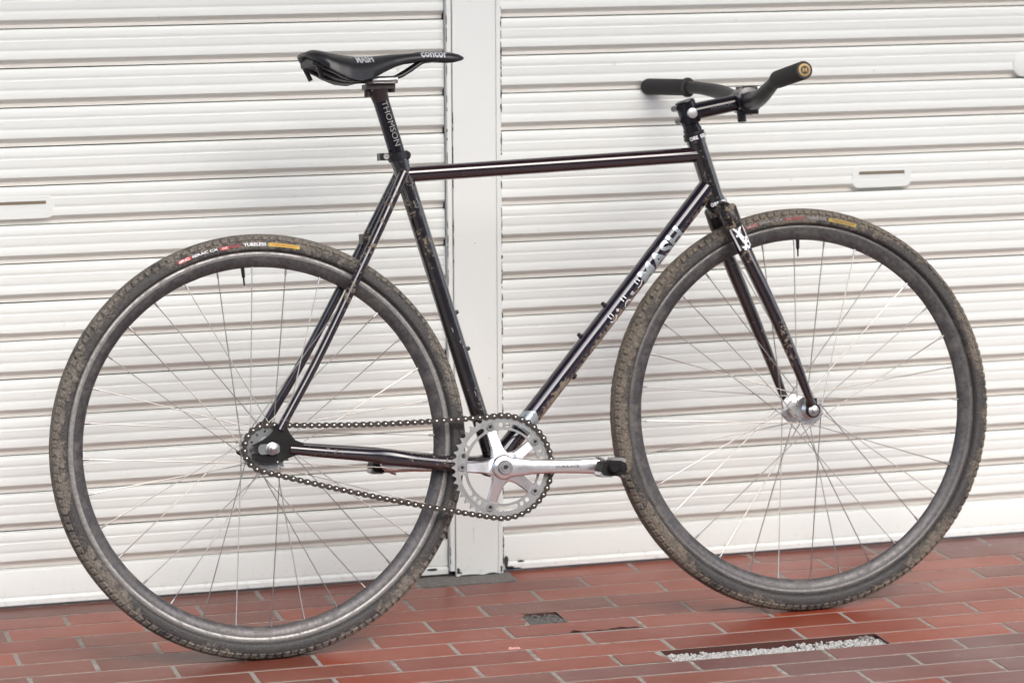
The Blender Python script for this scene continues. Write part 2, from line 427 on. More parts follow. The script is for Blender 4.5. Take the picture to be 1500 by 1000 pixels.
def tile_mesh(w, d, th=.0115, bev=.0009, jitter=0):
    mb = MB(); hx, hy = w/2, d/2
    a = [(-hx, -hy), (hx, -hy), (hx, hy), (-hx, hy)]
    b = [(-hx+bev, -hy+bev), (hx-bev, -hy+bev), (hx-bev, hy-bev), (-hx+bev, hy-bev)]
    vs = [(x, y, -th) for x, y in a]+[(x, y, -bev) for x, y in a]+[(x, y, 0) for x, y in b]
    fs = [(8, 9, 10, 11)]; sd_ = []
    for k in range(4):
        k2 = (k+1) % 4; sd_.append((k, k2, k2+4, k+4)); fs.append((k+4, k2+4, k2+8, k+8))
    mb.add(vs, fs); o = 0; mb.f += sd_; mb.mi += [1]*4; return mb
def poly_tile(poly, th=.0115):
    mb = MB(); mb.prism(poly, lambda p: (p[0], p[1], 0), lambda p: (p[0], p[1], -th)); mb.mi = [0]+[1]*(len(mb.f)-1); return mb
def rowmat(r, x):
    if r >= 9:
        lim = {9: -.11, 10: .0, 11: .1}.get(r, .3)
        if x > .02+lim+.08: return M_TILE2 if random.random() < .86 else M_TILE3
    if r <= 1 and x > .82: return M_TILE2 if r == 0 else M_TILE3
    if x < -.45 and random.random() < .65: return M_TILE3  # left tiles browner; weaker sun there is put into their colour
    if x > .75: return M_TILE3 if random.random() < .45 else M_TILE
    return M_TILE3 if random.random() < .05 else M_TILE
cache = {}
JX, JY = .0074, .0066
for r in range(R0, R1+1):
    yb, yf = bounds(r); d = yb-yf-JY; yc = (yb+yf)/2
    n0 = math.floor((X0-rowx(r))/.237)
    for n in range(n0, n0+17):
        xa, xb = rowx(r)+n*.237+JX/2, rowx(r)+(n+1)*.237-JX/2
        xa, xb = max(xa, X0), min(xb, X1)
        if xb-xa < .02: continue
        if r == 0 and n == -1: xb = -.186                       # broken end beside the concrete patch
        if r == 4 and n == -1: xb = -.066
        if r == 8 and n == 0: xb = .096
        if r == 8 and n == 1: continue                            # missing tile, gravel shows
        w = xb-xa; xc = (xa+xb)/2; mt = rowmat(r, xc)
        if r == 4 and n == -1:
            e = [(-w/2, -d/2), (w/2-.006, -d/2), (w/2+.004, -d*.2), (w/2-.004, d*.1), (w/2+.012, d*.3), (w/2+.01, d/2), (-w/2, d/2)]
            o = obj('tile', poly_tile(e), [mt, M_CLAYDARK], pavement, smooth=0)
        elif r == 8 and n == 0:
            e = [(-w/2, -d/2), (w/2+.004, -d/2), (w/2-.002, -d*.1), (w/2-.010, d*.3), (w/2-.008, d/2), (-w/2, d/2)]
            o = obj('tile', poly_tile(e), [mt, M_CLAYDARK], pavement, smooth=0)
        elif r == 5 and n == 0:
            # chipped front edge
            pts = [(-w/2, d/2), (-w/2, -d/2), (-.020, -d/2)]
            k = 22
            for q in range(k+1):
                x = lerp(-.016, .106, q/k); dep = .002+.012*abs(noise.noise((x*45, 3.1, 0)))+.013*math.exp(-((x+.006)/.009)**2)+.009*math.exp(-((x-.075)/.022)**2)
                pts.append((x, -d/2+dep))
            pts += [(.110, -d/2), (w/2, -d/2), (w/2, d/2)]
            o = obj('tile', poly_tile(pts[::-1]), [mt, M_CLAYDARK], pavement, smooth=0, label='tile with a chipped front edge')
        else:
            key = (r, round(w, 4), mt.name)
            if key not in cache: cache[key] = tile_mesh(w, d).mesh('tile', [mt, M_CLAYDARK], 0)
            o = link('tile', cache[key], pavement)
        o.location = (xc, yc, random.uniform(-.0001, .0004))
        o.rotation_euler = (random.uniform(-.0025, .0025), random.uniform(-.0008, .0008), random.uniform(-.0015, .0015))
# dark clay core showing in the chipped edge
yb5, yf5 = bounds(5); chip = MB(); chip.box(-.013, .118, yf5+.0035, yf5+.026, -.010, -.0050)
obj('chipped_clay', chip, M_CLAYDARK, pavement, smooth=0)
# concrete patch in front of the post
yb0, yf0 = bounds(0); patch = MB()
nx, ny = 40, 10
vs = []; fs = []
for i in range(nx+1):
    for j in range(ny+1):
        x = lerp(-.178, .000, i/nx)+(.006*noise.noise((j*.7, 1, 5)) if i == 0 else 0); y = lerp(yf0+.001, YB-.002, j/ny)
        vs.append((x, y, .0006+.0012*noise.noise((x*60, y*60, 0))))
for i in range(nx):
    for j in range(ny): a = i*(ny+1)+j; fs.append((a, a+ny+1, a+ny+2, a+1))
patch.add(vs, fs); obj('concrete_patch', patch, M_CONC, pavement, smooth=60, label='rough grey concrete patch at the foot of the post')
# rough fill in the small hole, gravel in the big one
def rubble(mb, x, y, z, s):
    ico = bmesh.new(); bmesh.ops.create_icosphere(ico, subdivisions=1, radius=1)
    sd_ = random.random()*99; sc = (s*random.uniform(.7, 1.3), s*random.uniform(.7, 1.2), s*random.uniform(.55, .9)); rz = random.random()*6
    vs = []
    for v in ico.verts:
        p = v.co*(1+.35*noise.noise(v.co*1.7+Vector((sd_, 0, 0)))); px, py, pz = p.x*sc[0], p.y*sc[1], p.z*sc[2]
        vs.append((x+px*cos(rz)-py*sin(rz), y+px*sin(rz)+py*cos(rz), z+pz))
    mb.add(vs, [tuple(v.index for v in f.verts) for f in ico.faces]); ico.free()
small = MB()
for k in range(330):
    x = random.uniform(-.064, .006); t = random.random(); y = lerp(hf4+.004, hb4-.006, t)
    rubble(small, x, y, -.0055+.0025*(1-t)+random.uniform(0, .0025), random.uniform(.0015, .0035) if t > .35 or random.random() < .6 else random.uniform(.003, .005))
obj('hole_rubble', small, M_CONCD, pavement, smooth=0, kind='stuff', label='grey rubble in the small hole')
wh = MB()
for k in range(26):
    x = random.uniform(-.058, -.005); y = hf4+.005+random.random()**2*.02
    rubble(wh, x, y, -.005, random.uniform(.002, .004))
obj('white_chips', wh, M_GRAVEL, pavement, smooth=0, kind='stuff')
grav = MB()
for k in range(900):
    x = random.uniform(.104, .480); t = random.random()**1.3; y = lerp(hf8+.003, hb8-(.017 if .18 < x < .34 else .008)-.005*noise.noise((x*40, 0, 0)), t)
    big = .19 < x < .34
    rubble(grav, x, y, -.0085+.0050*(1-t)+random.uniform(0, .002), random.uniform(.002, .0042))
for x, s in ((.186, .0085), (.213, .012), (.232, .010), (.262, .008), (.283, .011), (.300, .008), (.250, .005), (.325, .006), (.345, .006), (.37, .005), (.15, .005), (.395, .006), (.43, .005)):
    rubble(grav, x, lerp(hf8, hb8, .38), -.0065, s)
obj('white_gravel', grav, M_GRAVEL, pavement, smooth=0, kind='stuff', label='white rubble showing where a tile is missing')
mm = MB()
for k in range(120): rubble(mm, random.uniform(.460, .486), random.uniform(hf8+.003, hb8-.002), -.0075+random.uniform(0, .003), random.uniform(.002, .005))
obj('mortar_crumbs', mm, M_CONC, pavement, smooth=0, kind='stuff')

# ------------------------------------------------------------------ shutters and post
YW = .0488; PITCH = .0682; Z0 = .0692; ZB = .0050
def slat_profile():
    # (y outwards = towards the street, z down from the slat top), one slat
    return [(-.0045, .0), (.0030, -.0001), (.0058, .0010), (.0070, .0034), (.0076, .0080), (.0080, .0125), (.0079, .0145), (.0073, .0163), (.0069, .0180), (.0072, .0198),
            (.0078, .0206), (.0079, .0260), (.0080, .0325), (.0078, .0335), (.0073, .0350), (.0069, .0366), (.0073, .0382), (.0078, .0400), (.0082, .0450), (.0085, .0495), (.0083, .0512),
            (.0070, .0523), (-.0018, .0586), (-.0034, .0604), (-.0036, .0664), (-.0090, .0668), (-.0110, .0676), (-.0112, .0680)]
def slat_mesh(x0, x1, seed):
    mb = MB(); pr = slat_profile(); n = 36; vs = []; fs = []; P = len(pr)
    for i in range(n+1):
        x = lerp(x0, x1, i/n)
        for (d, z) in pr:
            wob = .0005*noise.noise((x*2.2+seed*7, z*30, seed)); vs.append((x, YW-d+wob*(1 if d > .003 else 0), -z+.0003*noise.noise((x*3, seed*3, 0))))
    for i in range(n):
        for k in range(P-1): a = i*P+k; fs.append((a, a+1, a+P+1, a+P))
    fs.append(tuple(range(P))); fs.append(tuple(n*P+k for k in range(P-1, -1, -1)))
    mb.add(vs, fs); return mb.mesh('slat', M_SLATJ, 35)
NS = 35
def shutter(name, x0, x1, label, flip):
    root = bpy.data.objects.new(name, None); COL.objects.link(root); root['label'] = label; root['category'] = 'shutter'; root['group'] = 'roller shutters'
    ms = [slat_mesh(x0, x1, s+flip*10) for s in range(4)]
    for k in range(NS):
        o = link('slat', ms[(k*7+k//3) % 4], root); o.location = (0, random.uniform(-.0003, .0003), Z0+(k+1)*PITCH+random.uniform(-.0003, .0003))
    return root
LX1, RX0 = -.1122, -.0055
left = shutter('roller_shutter', -3.2, LX1, 'white roller shutter left of the post, behind the rear wheel', 0)
right = shutter('roller_shutter', RX0, 3.4, 'white roller shutter right of the post, behind the handlebar and front wheel', 1)
def bottom_bar(x0, x1, parent, chipx):
    mb = MB(); pr = [(-.010, Z0), (.0030, Z0+.0004), (.0068, Z0-.0012), (.0080, Z0-.0040), (.0080, .0215), (.0068, .0200), (.0068, .0185), (.0105, .0165), (.0118, .0145), (.0118, ZB+.001), (.0105, ZB), (-.010, ZB)]
    n = 20; P = len(pr); vs = []; fs = []
    for i in range(n+1):
        x = lerp(x0, x1, i/n)
        for d, z in pr: vs.append((x, YW-d+.0004*noise.noise((x*3, z*9, 2)), z))
    for i in range(n):
        for k in range(P-1): a = i*P+k; fs.append((a, a+1, a+P+1, a+P))
    fs.append(tuple(range(P))); fs.append(tuple(n*P+k for k in range(P-1, -1, -1)))
    mb.add(vs, fs); o = obj('bottom_bar', mb, M_BAR, parent, smooth=30)
    ch = MB()
    def blob(cx, cz, rx, rz, yy, sd_):
        k = 14; c = []
        for q in range(k):
            a = 2*pi*q/k; rr = 1+.45*noise.noise((cos(a)*1.5+sd_, sin(a)*1.5, sd_)); c.append((cx+rx*rr*cos(a), yy, cz+rz*rr*sin(a)))
        c2 = [(p[0], p[1]+.001, p[2]) for p in c]
        ch.add(c+c2, [tuple(range(k)), tuple(range(2*k-1, k-1, -1))]+[(q, q+k, (q+1) % k+k, (q+1) % k) for q in range(k)])
    s = 1 if chipx > -.05 else -1
    if s > 0:
        blob(x0+.0045, .020, .0040, .013, YW-.0122, 3); blob(x0+.010, .0085, .009, .0035, YW-.0122, 8); blob(x0+.033, .0185, .0065, .0022, YW-.0092, 5); blob(x0+.02, .007, .014, .0018, YW-.0122, 9)
    else:
        blob(x1-.030, .0155, .012, .0022, YW-.0120, 4); blob(x1-.055, .0165, .006, .0012, YW-.0119, 6)
    obj('paint_chip', ch, M_CHIP, o, smooth=0, recalc=True)
bottom_bar(-3.2, LX1, left, -.2); bottom_bar(RX0, 3.4, right, 0)
# near-black sheet put in for the shade behind each shutter's seams
for par, a, b in ((left, -3.2, LX1), (right, RX0, 3.4)):
    mb = MB(); mb.box(a, b, YW+.0115, YW+.02, .004, Z0+NS*PITCH); obj('seam_shade_sheet', mb, M_DARK, par, smooth=0)

def rrect(w, h, r, n=6):
    out = []
    for cx, cy, a0 in ((w/2-r, h/2-r, 0), (-w/2+r, h/2-r, pi/2), (-w/2+r, -h/2+r, pi), (w/2-r, -h/2+r, 3*pi/2)):
        for k in range(n+1): a = a0+k/n*pi/2; out.append((cx+r*cos(a), cy+r*sin(a)))
    return out
def pull_handle(x, z, w, parent, h=.039):
    # raised rounded plate with an open slot, hollow lined box behind
    outer = rrect(w, h, .013); inner = rrect(w-.026, .016, .002, 2); inner = [(a, b+.0025) for a, b in inner]
    vs, fs = fill2d([outer, inner], .0022); mb = MB(); mb.add([(x+a, YW-.0076-c*.8, z+b) for a, b, c in vs], fs)
    # bevelled flange down to the slat
    n = len(outer); v2 = [(x+a, YW-.0081, z+b) for a, b in outer]+[(x+a*1.06, YW-.0045, z+b*1.10) for a, b in outer]
    mb.add(v2, [(k, (k+1) % n, (k+1) % n+n, k+n) for k in range(n)])
    o = obj('pull_handle', mb, M_SLAT, parent, smooth=35)
    # slot lining: sloping back plate, top lip, ends
    iw = (w-.026)/2; ln = MB(); yo = YW-.0078
    ln.add([(x-iw, yo, z-.006), (x+iw, yo, z-.006), (x+iw, yo-.0004, z+.004), (x-iw, yo-.0004, z+.004)], [(0, 1, 2, 3)])
    ob = obj('slot_lining', ln, M_SLAT, o, smooth=0, recalc=False)
    dk = MB(); dk.box(x-iw, x+iw, YW-.0088, YW-.0080, z+.0055, z+.0108); obj('slot_shade', dk, M_SLOTD, o, smooth=0)  # flat brown strip: shade inside the slot put into the colour
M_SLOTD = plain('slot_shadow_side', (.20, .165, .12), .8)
pull_handle(.738, .711, .118, right)
pull_handle(-.881, .7155, .125, left)
kh = MB(); kh.lathe((1.025, YW-.003, .914), (0, -1, 0), [(0, .0235), (.0055, .0230), (.0066, .021), (.0068, .006)], 40)
obj('keyhole_cover', kh, M_SLAT, right, smooth=35)

post = bpy.data.objects.new('shutter_post', None); COL.objects.link(post); post.location = (-.0575, YW, 0)
post['label'] = 'white painted steel post standing between the two roller shutters'; post['category'] = 'post'
PZ = Z0+NS*PITCH
def pbox(name, x0, x1, y0, y1, z0, z1, mat, bev=.0012):
    mb = MB(); b = bev
    pr = [(x0, y1), (x0, y0+b), (x0+b, y0), (x1-b, y0), (x1, y0+b), (x1, y1)]
    mb.prism([(a+.0575, c-YW) for a, c in pr], lambda p: (p[0], p[1], z0), lambda p: (p[0], p[1], z1)); return obj(name, mb, mat, post, smooth=0)
PF = YW-.020
pbox('guide_strip', -.1105, -.1015, PF-.0005, YW+.03, .012, PZ, M_POST)
pbox('post_face', -.0995, -.0190, PF, YW+.03, .0015, PZ, M_POST)
pbox('edge_strip', -.0182, -.0085, PF+.0008, YW+.03, .0015, PZ, M_POST)
pbox('joint_recess', -.1014, -.0996, PF+.006, YW+.02, .0015, PZ, M_DARK, .0002)
pbox('side_gap_shade', -.1126, -.1106, YW-.002, YW+.02, .002, PZ, M_DARK, .0002)  # dark strip put in for the shade of the left gap
pbox('gap_shade', -.0084, -.0050, YW-.001, YW+.02, .002, PZ, M_DARK, .0002)  # right gap: near-black strip stands for its shade
# ragged paint flakes and dirt along the post edges
fl = MB()
def flake(x, z, rx, rz, y, sd_):
    k = 10; c = []
    for q in range(k):
        a = 2*pi*q/k; rr = 1+.6*noise.noise((cos(a)*1.4+sd_, sin(a)*1.4, sd_)); c.append((x+.0575+rx*rr*cos(a), y-YW, z+rz*rr*sin(a)))
    c2 = [(p[0], p[1]+.0012, p[2]) for p in c]
    fl.add(c+c2, [tuple(range(k)), tuple(range(2*k-1, k-1, -1))]+[(q, q+k, (q+1) % k+k, (q+1) % k) for q in range(k)])
for k in range(95):
    z = random.uniform(.01, 1.25); flake(-.0086+random.uniform(-.0004, .0004), z, random.uniform(.0004, .0015), random.uniform(.002, .009), PF-.0003+.0008, k*1.3)
for k in range(46):
    z = random.uniform(.01, 1.25); flake(-.1104+random.uniform(0, .0003), z, random.uniform(.0004, .0009), random.uniform(.002, .010), PF-.0010, k*1.7+50)
for k in range(16): flake(-.0997, random.uniform(.0, .9), .0005, random.uniform(.003, .012), PF-.0004, k*2.7+150)
flake(-.0125, .010, .0022, .007, PF-.0004+.0008, 3.3); flake(-.095, .011, .0035, .006, PF-.0004, 7.7); flake(-.0905, .0075, .002, .002, PF-.0004, 9.7); flake(-.075, .0025, .02, .0012, PF-.0004, 12.2); flake(-.03, .0025, .012, .0016, PF-.0004, 1.2)
for z in (.090, .086, .0815, .076, .071, .066): flake(-.0655, z, .0006, .0008, PF-.0004, z*99)
for (x, z) in ((-.090, .42), (-.034, .37), (-.06, .62), (-.045, .25)): flake(x, z, .0009, .0007, PF-.0004, z*50)
obj('paint_flakes', fl, M_CHIP, post, smooth=0, kind='stuff')
# wall above and beyond the shutters
far = MB()
for k in range(14):
    bx = -44+k*6.4; hh = 7.2+1.6*((k*5) % 3)-1; far.box(bx, bx+6.2, -27, -17-(k % 2)*.4, -.02, hh)
obj('street_buildings', far, plain('grey_facades', (.17, .16, .15), .7), smooth=0, kind='structure', label='row of grey buildings on the other side of the street')
cano = MB(); cano.box(-7, 7, -1.85, YW-.05, 2.95, 3.10); cano.box(-7, 7, -1.89, -1.85, 2.85, 3.12)
obj('canopy', cano, plain('canopy_underside', (.10, .095, .09), .8), smooth=0, kind='structure', label='dark canopy over the pavement above the shutters')
lin = MB(); lin.box(-3.4, 3.6, YW-.049, YW+.25, PZ+.002, PZ+1.4); lin.box(-7, -3.2, YW-.05, YW+.25, -.02, PZ+1.4); lin.box(3.4, 7, YW-.05, YW+.25, -.02, PZ+1.4)
obj('wall', lin, M_POST, smooth=0, kind='structure', label='pale building wall around the roller shutters')
lit = MB()
for k, (x, y) in enumerate(((0, 0), (.005, .002), (.010, -.001), (-.004, .003))): rubble(lit, x, y, .0012, .0035)
lt = obj('litter_scrap', lit, plain('pink_scrap', (.62, .33, .32), .8), smooth=0); lt.location = (-.135, -.477, 0); lt['label'] = 'small pink scrap of litter on a tile joint in front of the chainring'; lt['category'] = 'litter'

# ------------------------------------------------------------------ bicycle
bike = bpy.data.objects.new('bicycle', None); COL.objects.link(bike)
bike.location = (-.53484, -.41491, 0); bike.rotation_euler = (-.15076, 0, .03676)
bike['label'] = 'muddy black single-speed bicycle leaning on the white roller shutters, riser bar and bar-end grips'; bike['category'] = 'bicycle'
RW = .354; CXF = .97685
V = Vector

# --- wheels
def rim_mesh(track):
    mb = MB(); n = 160
    # profile (y, r) going round
    half = [(.0108, .3262), (.0116, .3250), (.0123, .3225), (.0124, .3210), (.0121, .3190), (.0114, .3172), (.0112, .3150), (.0102, .3100), (.0078, .3045), (.0045, .3005), (.0, .2990)]
    prof = [(-y, r) for y, r in half]+[(y, r) for y, r in half[::-1][1:]]+[(.0105, .3265), (.009, .3225), (-.009, .3225), (-.0105, .3265)]
    P = len(prof); vs = []
    for i in range(n):
        a = 2*pi*i/n
        for (y, r) in prof: vs.append((r*cos(a), y, r*sin(a)))
    for i in range(n):
        j = (i+1) % n
        for k in range(P):
            k2 = (k+1) % P; f = (i*P+k, i*P+k2, j*P+k2, j*P+k)
            mb.f.append(f); ra = (prof[k][1]+prof[k2][1])/2; mb.mi.append(1 if ra > .3178 and abs(prof[k][0]) > .0107 and abs(prof[k2][0]) > .0107 and abs(ra-.3265) > .0004 else 0)
    mb.v = vs; return mb
def tyre_profile_r(ph):
    # ph: angle round the section, 0 = crown; returns (y, r)
    t = .0200; return (t*1.0*sin(ph), RW-t+t*cos(ph)*1.0)
def tyre_mesh():
    mb = MB(); n = 200; m = 26; vs = []; fs = []
    span = radians(114)
    for i in range(n):
        a = 2*pi*i/n
        for k in range(m+1):
            ph = lerp(-span, span, k/m); y, r = tyre_profile_r(ph)
            if k in (0, m): y, r = (-.0112 if k == 0 else .0112), .3258
            vs.append((r*cos(a), y, r*sin(a)))
    for i in range(n):
        j = (i+1) % n
        for k in range(m): a_ = i*(m+1)+k; b_ = j*(m+1)+k; fs.append((a_, a_+1, b_+1, b_))
    mb.add(vs, fs); return mb
def tread_mesh(seed):
    rr = random.Random(seed); mb = MB()
    def block(a, ph, la, lp, h, skew=0.0):
        # block centred at wheel angle a, section angle ph
        out = []
        for hh, sc in ((-.0005, 1.08), (h, .82)):
            for sa, sp in ((-1, -1), (1, -1), (1, 1), (-1, 1)):
                aa = a+sa*la*sc/RW/2+skew*sp*.006; pp = ph+sp*lp*sc/.02/2
                y, r = tyre_profile_r(pp); yn, rn = sin(pp), cos(pp)
                y += yn*hh; r += rn*hh; out.append((r*cos(aa), y, r*sin(aa)))
        mb.add(out, [(3, 2, 1, 0), (4, 5, 6, 7), (0, 1, 5, 4), (1, 2, 6, 5), (2, 3, 7, 6), (3, 0, 4, 7)])
    N = 158
    for i in range(N):
        a = 2*pi*i/N
        for s in (-1, 1):
            block(a, s*radians(50), .0102, .0085, .0026*rr.uniform(.8, 1.1), .4*s)
            if i % 2 == 0: block(a+.02, s*radians(33), .011, .004, .0009, -.4*s)
    N2 = 330
    for i in range(N2):
        a = 2*pi*i/N2
        for q in (-1.5, -.5, .5, 1.5): block(a+(.0095 if int(q*2) % 4 == 1 else 0), q*radians(11), .0036, .0026, .0006)
    return mb
def spoke_set(wheel, flange_r, flange_y, ratio=1.0):
    nip = MB(); nsp = 16
    for side in (-1, 1):
        for k in range(nsp):
            hub_a = 2*pi*(k+.0)/nsp+(pi/nsp if side > 0 else 0)
            lead = 1 if k % 2 == 0 else -1
            rim_a = hub_a+lead*radians(66)+lead*0
            # snap to rim drilling (32 holes)
            step = 2*pi/32; q = round((rim_a-(0 if side < 0 else step))/(2*step)); rim_a = q*2*step+(0 if side < 0 else step)
            off = 0 if side < 0 else 0
            y0 = side*flange_y+(.0016 if lead > 0 else -.0016)
            p0 = V((flange_r*cos(hub_a), y0, flange_r*sin(hub_a))); p1 = V((.3005*cos(rim_a), side*.002, .3005*sin(rim_a)))
            d = (p1-p0).normalized(); mb = MB(); mb.tube([p0-d*.003, p0+d*.02, p1], [.00105, .00095, .00095], 6)
            # elbow head
            mb.lathe((p0.x, p0.y, p0.z), (0, lead, 0), [(-.002, .0022), (.002, .0018)], 8)
            obj('spoke', mb, M_SPOKE, wheel, smooth=60)
            nip.tube([p1-d*.011, p1], .0018, 8)
    obj('nipples', nip, M_STEEL, wheel, smooth=60, kind='stuff')
def lettering_on_tyre(wheel, items, side_ph=-radians(82)):
    def mp(u, v, lift=.0005):
        a = u/.335; ph = side_ph+v/.020; y, r = tyre_profile_r(ph); y += sin(ph)*lift; r += cos(ph)*lift
        return (r*cos(a), y, r*sin(a))
    for kind, txt, u0, u1, v0, v1, mat in items:
        # u decreases with reading direction (angle falls from left to right along the top)
        if kind == 'text': sh = text2d(txt, .02)
        else:
            n = 16; vs = [(i/n, j) for i in range(n+1) for j in (0, 1)]; sh = (vs, [(2*i, 2*i+2, 2*i+3, 2*i+1) for i in range(n)])
        l = .0006 if kind == 'text' else .0003
        decal('tyre_lettering' if kind == 'text' else 'tyre_label', sh, u0, u1, v0, v1, lambda u, v: mp(u, v, l+.0006), mat, wheel)
def wheel(name, cx, rz, mt, mr, mtr, valve_a):
    me = rim_mesh(0).mesh('wheel', [mr, mtr], 30); w = link('wheel', me, bike, label=name)
    w.location = (cx, 0, RW); w.rotation_euler = (0, 0, rz)
    obj('tyre', tyre_mesh(), mt, w, smooth=60)
    tr = obj('tyre_tread', tread_mesh(cx), M_TREAD if cx == 0 else M_TREAD_F, w, smooth=0); tr['kind'] = 'stuff'
    va = MB(); d = V((cos(valve_a), 0, sin(valve_a)))
    va.tube([d*.301, d*.284, d*.283, d*.270], [.0032, .0030, .0016, .0014], 10); obj('valve', va, M_ANO, w)
    return w
LR = radians
def deg_top(dx): return pi/2-dx/.335
rear = wheel('rear wheel with a bright worn brake track', 0, 0, M_TYRE, M_RIM, M_TRACK, radians(93))
front = wheel('front wheel with a muddy tyre and dark rim', CXF, -.0226, M_TYRE_F, M_RIM_F, M_TRACK_F, radians(88.5))
def tl(front_):
    f = front_; base = pi/2*.335
    c = lambda x: base-x
    W_ = M_GREYDEC if f else M_WHITE
    o = -.004 if not f else .030
    items = [('bar', '', c(-.126+o), c(-.103+o), -.0022, .0030, M_RED if not f else M_DRED), ('text', 'iRC', c(-.124+o), c(-.106+o), -.0014, .0022, W_),
             ('text', 'SERAC CX', c(-.101+o), c(-.056+o), -.0014, .0026, W_),
             ('bar', '', c(-.052+o), c(-.037+o), -.0026, .0022, M_RED if not f else M_DRED), ('text', 'CX', c(-.049+o), c(-.040+o), -.0016, .0016, W_),
             ('bar', '', c(-.035+o), c(-.017+o), -.0018, .0022, M_DRED),
             ('text', 'TUBELESS', c(-.012+o), c(.026+o), -.0022, .0028, W_),
             ('bar', '', c(.030+o), c(.083+o), -.0028, .0030, M_YEL if not f else M_YELF), ('text', 'TUBELESS READY', c(.035+o), c(.078+o), -.0010, .0014, M_RED if not f else M_DRED)]
    return items
lettering_on_tyre(rear, tl(False)); lettering_on_tyre(front, tl(True))

# rear hub + spokes
hb = MB(); hb.lathe((0, -.060, 0), (0, 1, 0), [(0, .0050), (.014, .0060), (.020, .0160), (.026, .0165), (.027, .0300), (.030, .0305), (.031, .0165), (.045, .0145), (.075, .0145), (.090, .0165), (.091, .0305), (.094, .0300), (.095, .0165), (.102, .0160), (.106, .0060), (.120, .0050)], 36)
obj('hub', hb, M_HUB, rear, smooth=35); spoke_set(rear, .0275, .0305)
fh = MB(); fh.lathe((0, -.052, 0), (0, 1, 0), [(0, .0050), (.004, .0095), (.010, .0100), (.014, .0150), (.016, .0155), (.0165, .0255), (.0195, .0260), (.021, .0175), (.030, .0160), (.052, .0175), (.074, .0160), (.083, .0175), (.0845, .0260), (.0875, .0255), (.088, .0155), (.090, .0150), (.094, .0100), (.100, .0095), (.104, .0050)], 36)
obj('hub', fh, M_HUB, front, smooth=35); spoke_set(front, .0235, .0335)
nt = MB(); nt.lathe((0, -.050, 0), (0, -1, 0), [(0, .0098), (.0075, .0098), (.0085, .0070), (.0090, .0045), (.013, .0045), (.0135, .003)], 24)
nt.lathe((0, .050, 0), (0, 1, 0), [(0, .0098), (.0075, .0098), (.0085, .0070), (.013, .0045)], 24)
obj('axle_nut', nt, M_STEEL, front, smooth=30)

# --- frame
BB = V((.4055, 0, .2947)); DT0 = V((.4055, 0, .2985)); DT1 = V((.8190, 0, .7527)); ST1 = V((.2632, 0, .8250)); HT0 = V((.8328, 0, .7280)); HT1 = V((.8015, 0, .8370))
axd = (HT1-HT0).normalized()
fr = MB(); fr.lathe(BB, (0, 1, 0), [(-.034, .0175), (-.0335, .0205), (.0335, .0205), (.034, .0175)], 32)
fr.tube([BB+V((0, 0, 0)), BB+V((-.035, -.018, .004))], [.016, .013], 16); fr.tube([BB, BB+V((-.035, .018, .004))], [.016, .013], 16)
frame = obj('frame', fr, M_DROP, bike, smooth=40)
h = MB(); h.tube([HT0, HT0+axd*.006, HT0+axd*.0062, HT1-axd*.0062, HT1-axd*.006, HT1], [.0172, .0172, .0162, .0162, .0172, .0172], 36); obj('head_tube', h, M_HT, frame)
t = MB(); t.tube([V((.2720, 0, .7965)), V((.806, 0, .8100))], .0136, 36); obj('top_tube', t, M_TT, frame)
t = MB(); t.tube([DT0, DT1], .0165, 36); dt = obj('down_tube', t, M_DT, frame)
t = MB(); t.tube([BB, ST1], .0147, 36); t.tube([ST1-(ST1-BB).normalized()*.012, ST1], .0160, 36); st = obj('seat_tube', t, M_ST, frame)
for s in (-1, 1):
    t = MB(); p = bez([V((.2680, s*.0165, .8010)), V((.2049, s*.030, .6882)), V((.1000, s*.046, .5080)), V((.0190, s*.0590, .3830))], 8)
    rr = [lerp(.0084, .0074, i/(len(p)-1)) for i in range(len(p))]; t.tube(p, rr, 18); obj('seat_stay', t, M_STAY, frame)
    t = MB(); p = bez([V((.034, s*.0590, .3510)), V((.0988, s*.057, .3412)), V((.1707, s*.0490, .3310)), V((.2300, s*.0420, .3205)), V((.300, s*.0330, .3090)), V((.385, s*.0240, .2985))], 10)
    rr = []; sq = []
    for i, q in enumerate(p):
        x = q.x; rr.append(interp([(.03, .0088), (.10, .0100), (.17, .0112), (.23, .0128), (.32, .0132), (.385, .0125)], x)[0])
        dim = math.exp(-((x-.205)/.030)**2); sq.append((1-.42*dim, 1+.06*dim))
    t.tube(p, rr, 22, squash=sq); obj('chain_stay', t, M_STAY, frame)
t = MB(); t.tube([V((.2010, -.030, .6900)), V((.2010, .030, .6900))], .0062, 16); t.box(.190, .212, -.012, .012, .683, .700); obj('seat_stay_bridge', t, M_CROWN, frame)
t = MB(); t.tube([V((.345, -.028, .3030)), V((.345, .028, .3030))], .0062, 16); obj('chain_stay_bridge', t, M_CROWN, frame)
# dropouts with backward-opening track ends
dp = [(.055, .3615), (.040, .366), (.031, .377), (.024, .392), (.010, .390), (.006, .377), (-.012, .3660), (-.027, .3600), (-.031, .3545), (-.028, .3495), (.004, .3495), (.004, .3590), (-.024, .3590),
      (-.024, .3592), (.004, .3592), (.012, .3560), (.010, .3450), (-.028, .3450), (-.030, .3400), (-.018, .3330), (.006, .3310), (.025, .3350), (.040, .3400), (.055, .3440)]
dp = [(.058, .3590), (.044, .3650), (.036, .3760), (.029, .3920), (.013, .3930), (.008, .3800), (-.010, .3690), (-.026, .3620), (-.030, .3595), (.008, .3592), (.012, .3560), (.012, .3500), (.008, .3472), (-.030, .3470), (-.029, .3420), (-.016, .3335), (.006, .3310), (.028, .3350), (.044, .3400), (.058, .3430)]
for s in (-1, 1):
    t = MB(); t.prism(dp, lambda p: (p[0], s*.0560, p[1]), lambda p: (p[0], s*.0620, p[1])); obj('dropout', t, M_DROP, frame, smooth=0)
